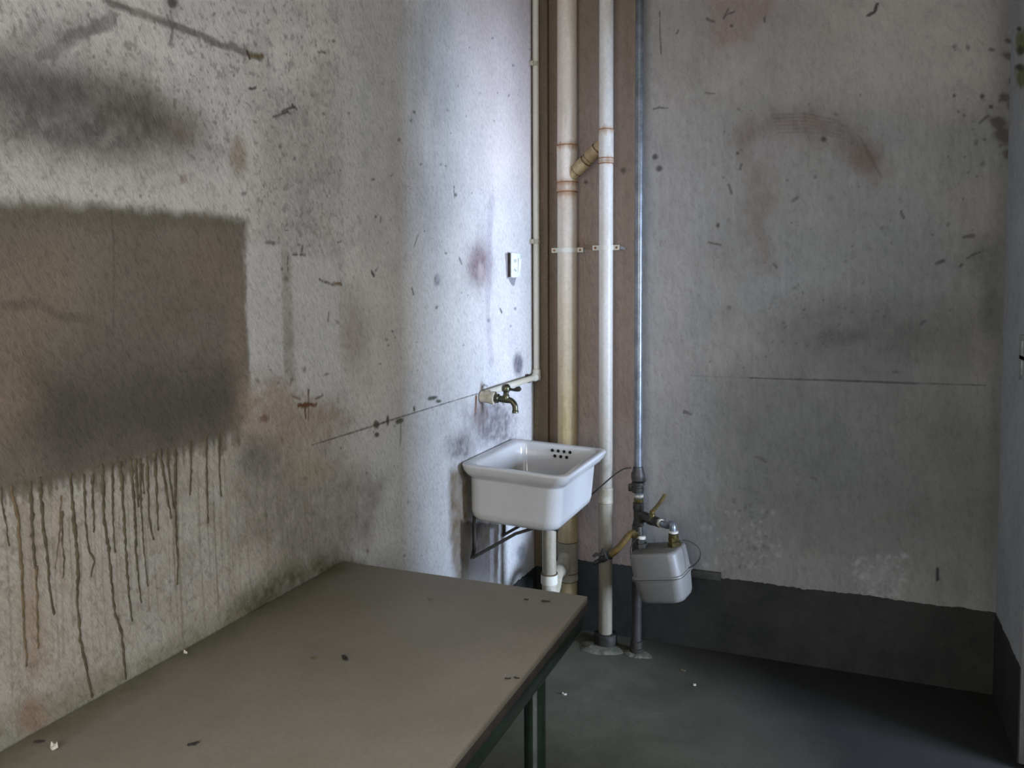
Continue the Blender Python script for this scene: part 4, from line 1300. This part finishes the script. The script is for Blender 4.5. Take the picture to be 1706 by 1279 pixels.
MB().lathe(ci + Vector((0, 0, 0.026)), dn, [(0, 0.0135), (0.001, 0.018), (0.008, 0.018), (0.009, 0.0135)], 18).build('tape_band', 'tape', val)
MB().lathe(ci + Vector((0, 0, 0.016)), dn, [(0, 0.0135), (0.002, 0.019), (0.016, 0.019), (0.022, 0.016)], 12).build('union_collar', 'brass', val)

# outlet: fitting, yellow pipe and hose cock pointing left
hc = thing('gas_hose_cock', 'yellow gas outlet pipe with butterfly cock left of the meter', 'valve', (0.45, 3.12, 0.4))
co_ = conn['outlet']
k0 = Vector(at(1062, 886, 1, co_.y))
MB().tube(rounded_path([co_ + Vector((0, 0, -0.01)), Vector((k0.x + 0.008, co_.y, k0.z - 0.008)), k0 + Vector((0.004, 0, 0.022))], 0.02, 4), [0.015] * 7, 14).build('swivel_fitting', 'iron', hc)
MB().lathe(k0 + Vector((0.012, 0, -0.004)), (-1, 0, -0.35), [(0, 0.014), (0.002, 0.0185), (0.026, 0.0185), (0.028, 0.014)], 12).build('brass_nut', 'brass', hc)
MB().lathe(Vector((co_.x + 0.004, co_.y, co_.z + 0.004)), (0.1, 0, 1), [(0, 0.016), (0.001, 0.019), (0.011, 0.019), (0.012, 0.015)], 16).build('thread_tape', 'tape', hc)
k1, k2, k3 = Vector(at(1048, 890, 1, co_.y - 0.004)), Vector(at(1034, 910, 1, co_.y - 0.01)), Vector(at(1016, 925, 1, co_.y - 0.015))
MB().tube(rounded_path([k0, k1, k2, k3], 0.03, 6), 0.0135, 16).build('outlet_pipe', 'hose', hc)
k4 = Vector(at(1000, 933, 1, co_.y - 0.015))
dk = (k4 - k3).normalized()
MB().lathe(k3 - dk * 0.006, dk, [(0, 0.013), (0.002, 0.0165), (0.012, 0.0165), (0.014, 0.012), (0.022, 0.0135), (0.046, 0.0135), (0.05, 0.010), (0.056, 0.010), (0.058, 0.0085), (0.062, 0.0100), (0.068, 0.0080), (0.072, 0.0095), (0.078, 0.0075), (0.092, 0.0065)], 16).build('cock_body', 'iron', hc, smooth=30)
MB().lathe(k3 + dk * 0.006, dk, [(0, 0.013), (0.001, 0.0172), (0.006, 0.0172), (0.007, 0.013)], 16).build('silver_ring', 'galv', hc)
kb = k3.lerp(k4, 0.75)
MB().lathe(kb + Vector((0, -0.006, 0)), (-0.2, -0.55, 0.8), [(0, 0.010), (0.014, 0.009), (0.018, 0.006)], 12).build('cock_stem', 'iron', hc)
hb = kb + Vector((-0.006, -0.016, 0.022))
MB().tube([hb + Vector((-0.028, 0, -0.012)), hb + Vector((-0.016, 0, 0.0)), hb, hb + Vector((0.010, 0, 0.010)), hb + Vector((0.012, 0, 0.026))], [0.006, 0.008, 0.0055, 0.007, 0.005], 10, squash=(1, 0.6, 1)).build('butterfly_handle', 'galv_dark', hc)


# ------------------------------------------------------------------ flakes and crumbs on table and floor
def flake(px, py, z, size, mat, label, cat, seed, group=None, asp=0.5, h=0.002, ang=0.0):
    p = at(px, py, 2, z)
    r = np.random.RandomState(seed)
    n = 9
    top, bot = [], []
    for i in range(n):
        a = 2 * math.pi * i / n
        q = size * (0.75 + 0.5 * r.rand())
        x, y = q * math.cos(a), q * asp * math.sin(a)
        x, y = x * math.cos(ang) - y * math.sin(ang), x * math.sin(ang) + y * math.cos(ang)
        curl = h * 1.4 * (abs(math.cos(a)) ** 2) * r.rand()
        bot.append((p[0] + x, p[1] + y, z + 0.0003 + curl * 0.5))
        top.append((p[0] + x * 0.8, p[1] + y * 0.8, z + 0.0003 + h * (0.6 + 0.4 * r.rand()) + curl))
    vs = bot + top + [(p[0], p[1], z + h * 0.7)]
    fs = [(i, (i + 1) % n, n + (i + 1) % n, n + i) for i in range(n)] + [(n + i, n + (i + 1) % n, 2 * n) for i in range(n)] + [tuple(range(n))[::-1]]
    o = MB().add(vs, fs).build('paint_flake' if 'flake' in label else ('dry_leaf' if 'leaf' in label else 'plaster_crumb'), mat, origin=(p[0], p[1], z), smooth=0)
    return tag(o, label, cat, group)


T = TZ
flake(575, 1096, T, 0.014, 'flake_dark', 'long dark paint flake lying mid-table', 'flake', 1, asp=0.4, ang=-0.6)
flake(910, 1002, T, 0.012, 'flake_dark', 'dark paint flake on the table close to the far right corner', 'flake', 2, asp=0.4, ang=0.2)
flake(877, 999, T, 0.006, 'flake_dark', 'tiny dark paint flake on the far table edge below the drain', 'flake', 3, asp=0.5)
flake(322, 1240, T, 0.0085, 'flake_dark', 'dark oblong paint flake at the bottom edge of the photo on the table', 'flake', 4, asp=0.45, ang=0.9)
flake(846, 1131, T, 0.007, 'flake_dark', 'thin dark paint flake on the table by the right edge, left one of the pair', 'flake', 5, asp=0.3, ang=0.3)
flake(861, 1130, T, 0.005, 'flake_dark', 'thin dark paint flake on the table by the right edge, right one of the pair', 'flake', 6, asp=0.4, ang=0.1)
flake(523, 1096, T, 0.007, 'leaf', 'faint brown paint flake left of the long dark flake on the table', 'flake', 7)
flake(90, 1247, T, 0.008, 'flake_white', 'white plaster crumb on the table at the lower left, largest of the white ones', 'crumb', 8, asp=0.5, h=0.006)
flake(172, 1142, T, 0.0045, 'flake_white', 'white plaster crumb where the table meets the wall, left of the long drips end', 'crumb', 9, h=0.008)
flake(309, 1088, T, 0.0045, 'flake_white', 'white plaster crumb on the table below the wall, right of the drips', 'crumb', 10, h=0.004)
flake(66, 1236, T, 0.009, 'flake_dark', 'dark paint flake beside the wall at the lower left of the table', 'flake', 11, asp=0.35, ang=0.5)
flake(716, 998, T, 0.005, 'leaf', 'faint brown paint flake on the far half of the table top', 'flake', 12)
flake(940, 1157, 0, 0.009, 'flake_white', 'pale plaster crumb on the floor just right of the table leg', 'crumb', 13, h=0.005)
flake(1157, 1142, 0, 0.0055, 'flake_white', 'small white plaster crumb in the middle of the open floor', 'crumb', 14, h=0.005)
flake(1138, 1117, 0, 0.010, 'leaf', 'brownish dry leaf scrap on the floor in front of the meter', 'leaf', 15, asp=0.7)
flake(1274, 1094, 0, 0.010, 'leaf', 'brownish dry leaf scrap on the floor near the black skirting', 'leaf', 16, asp=0.7)
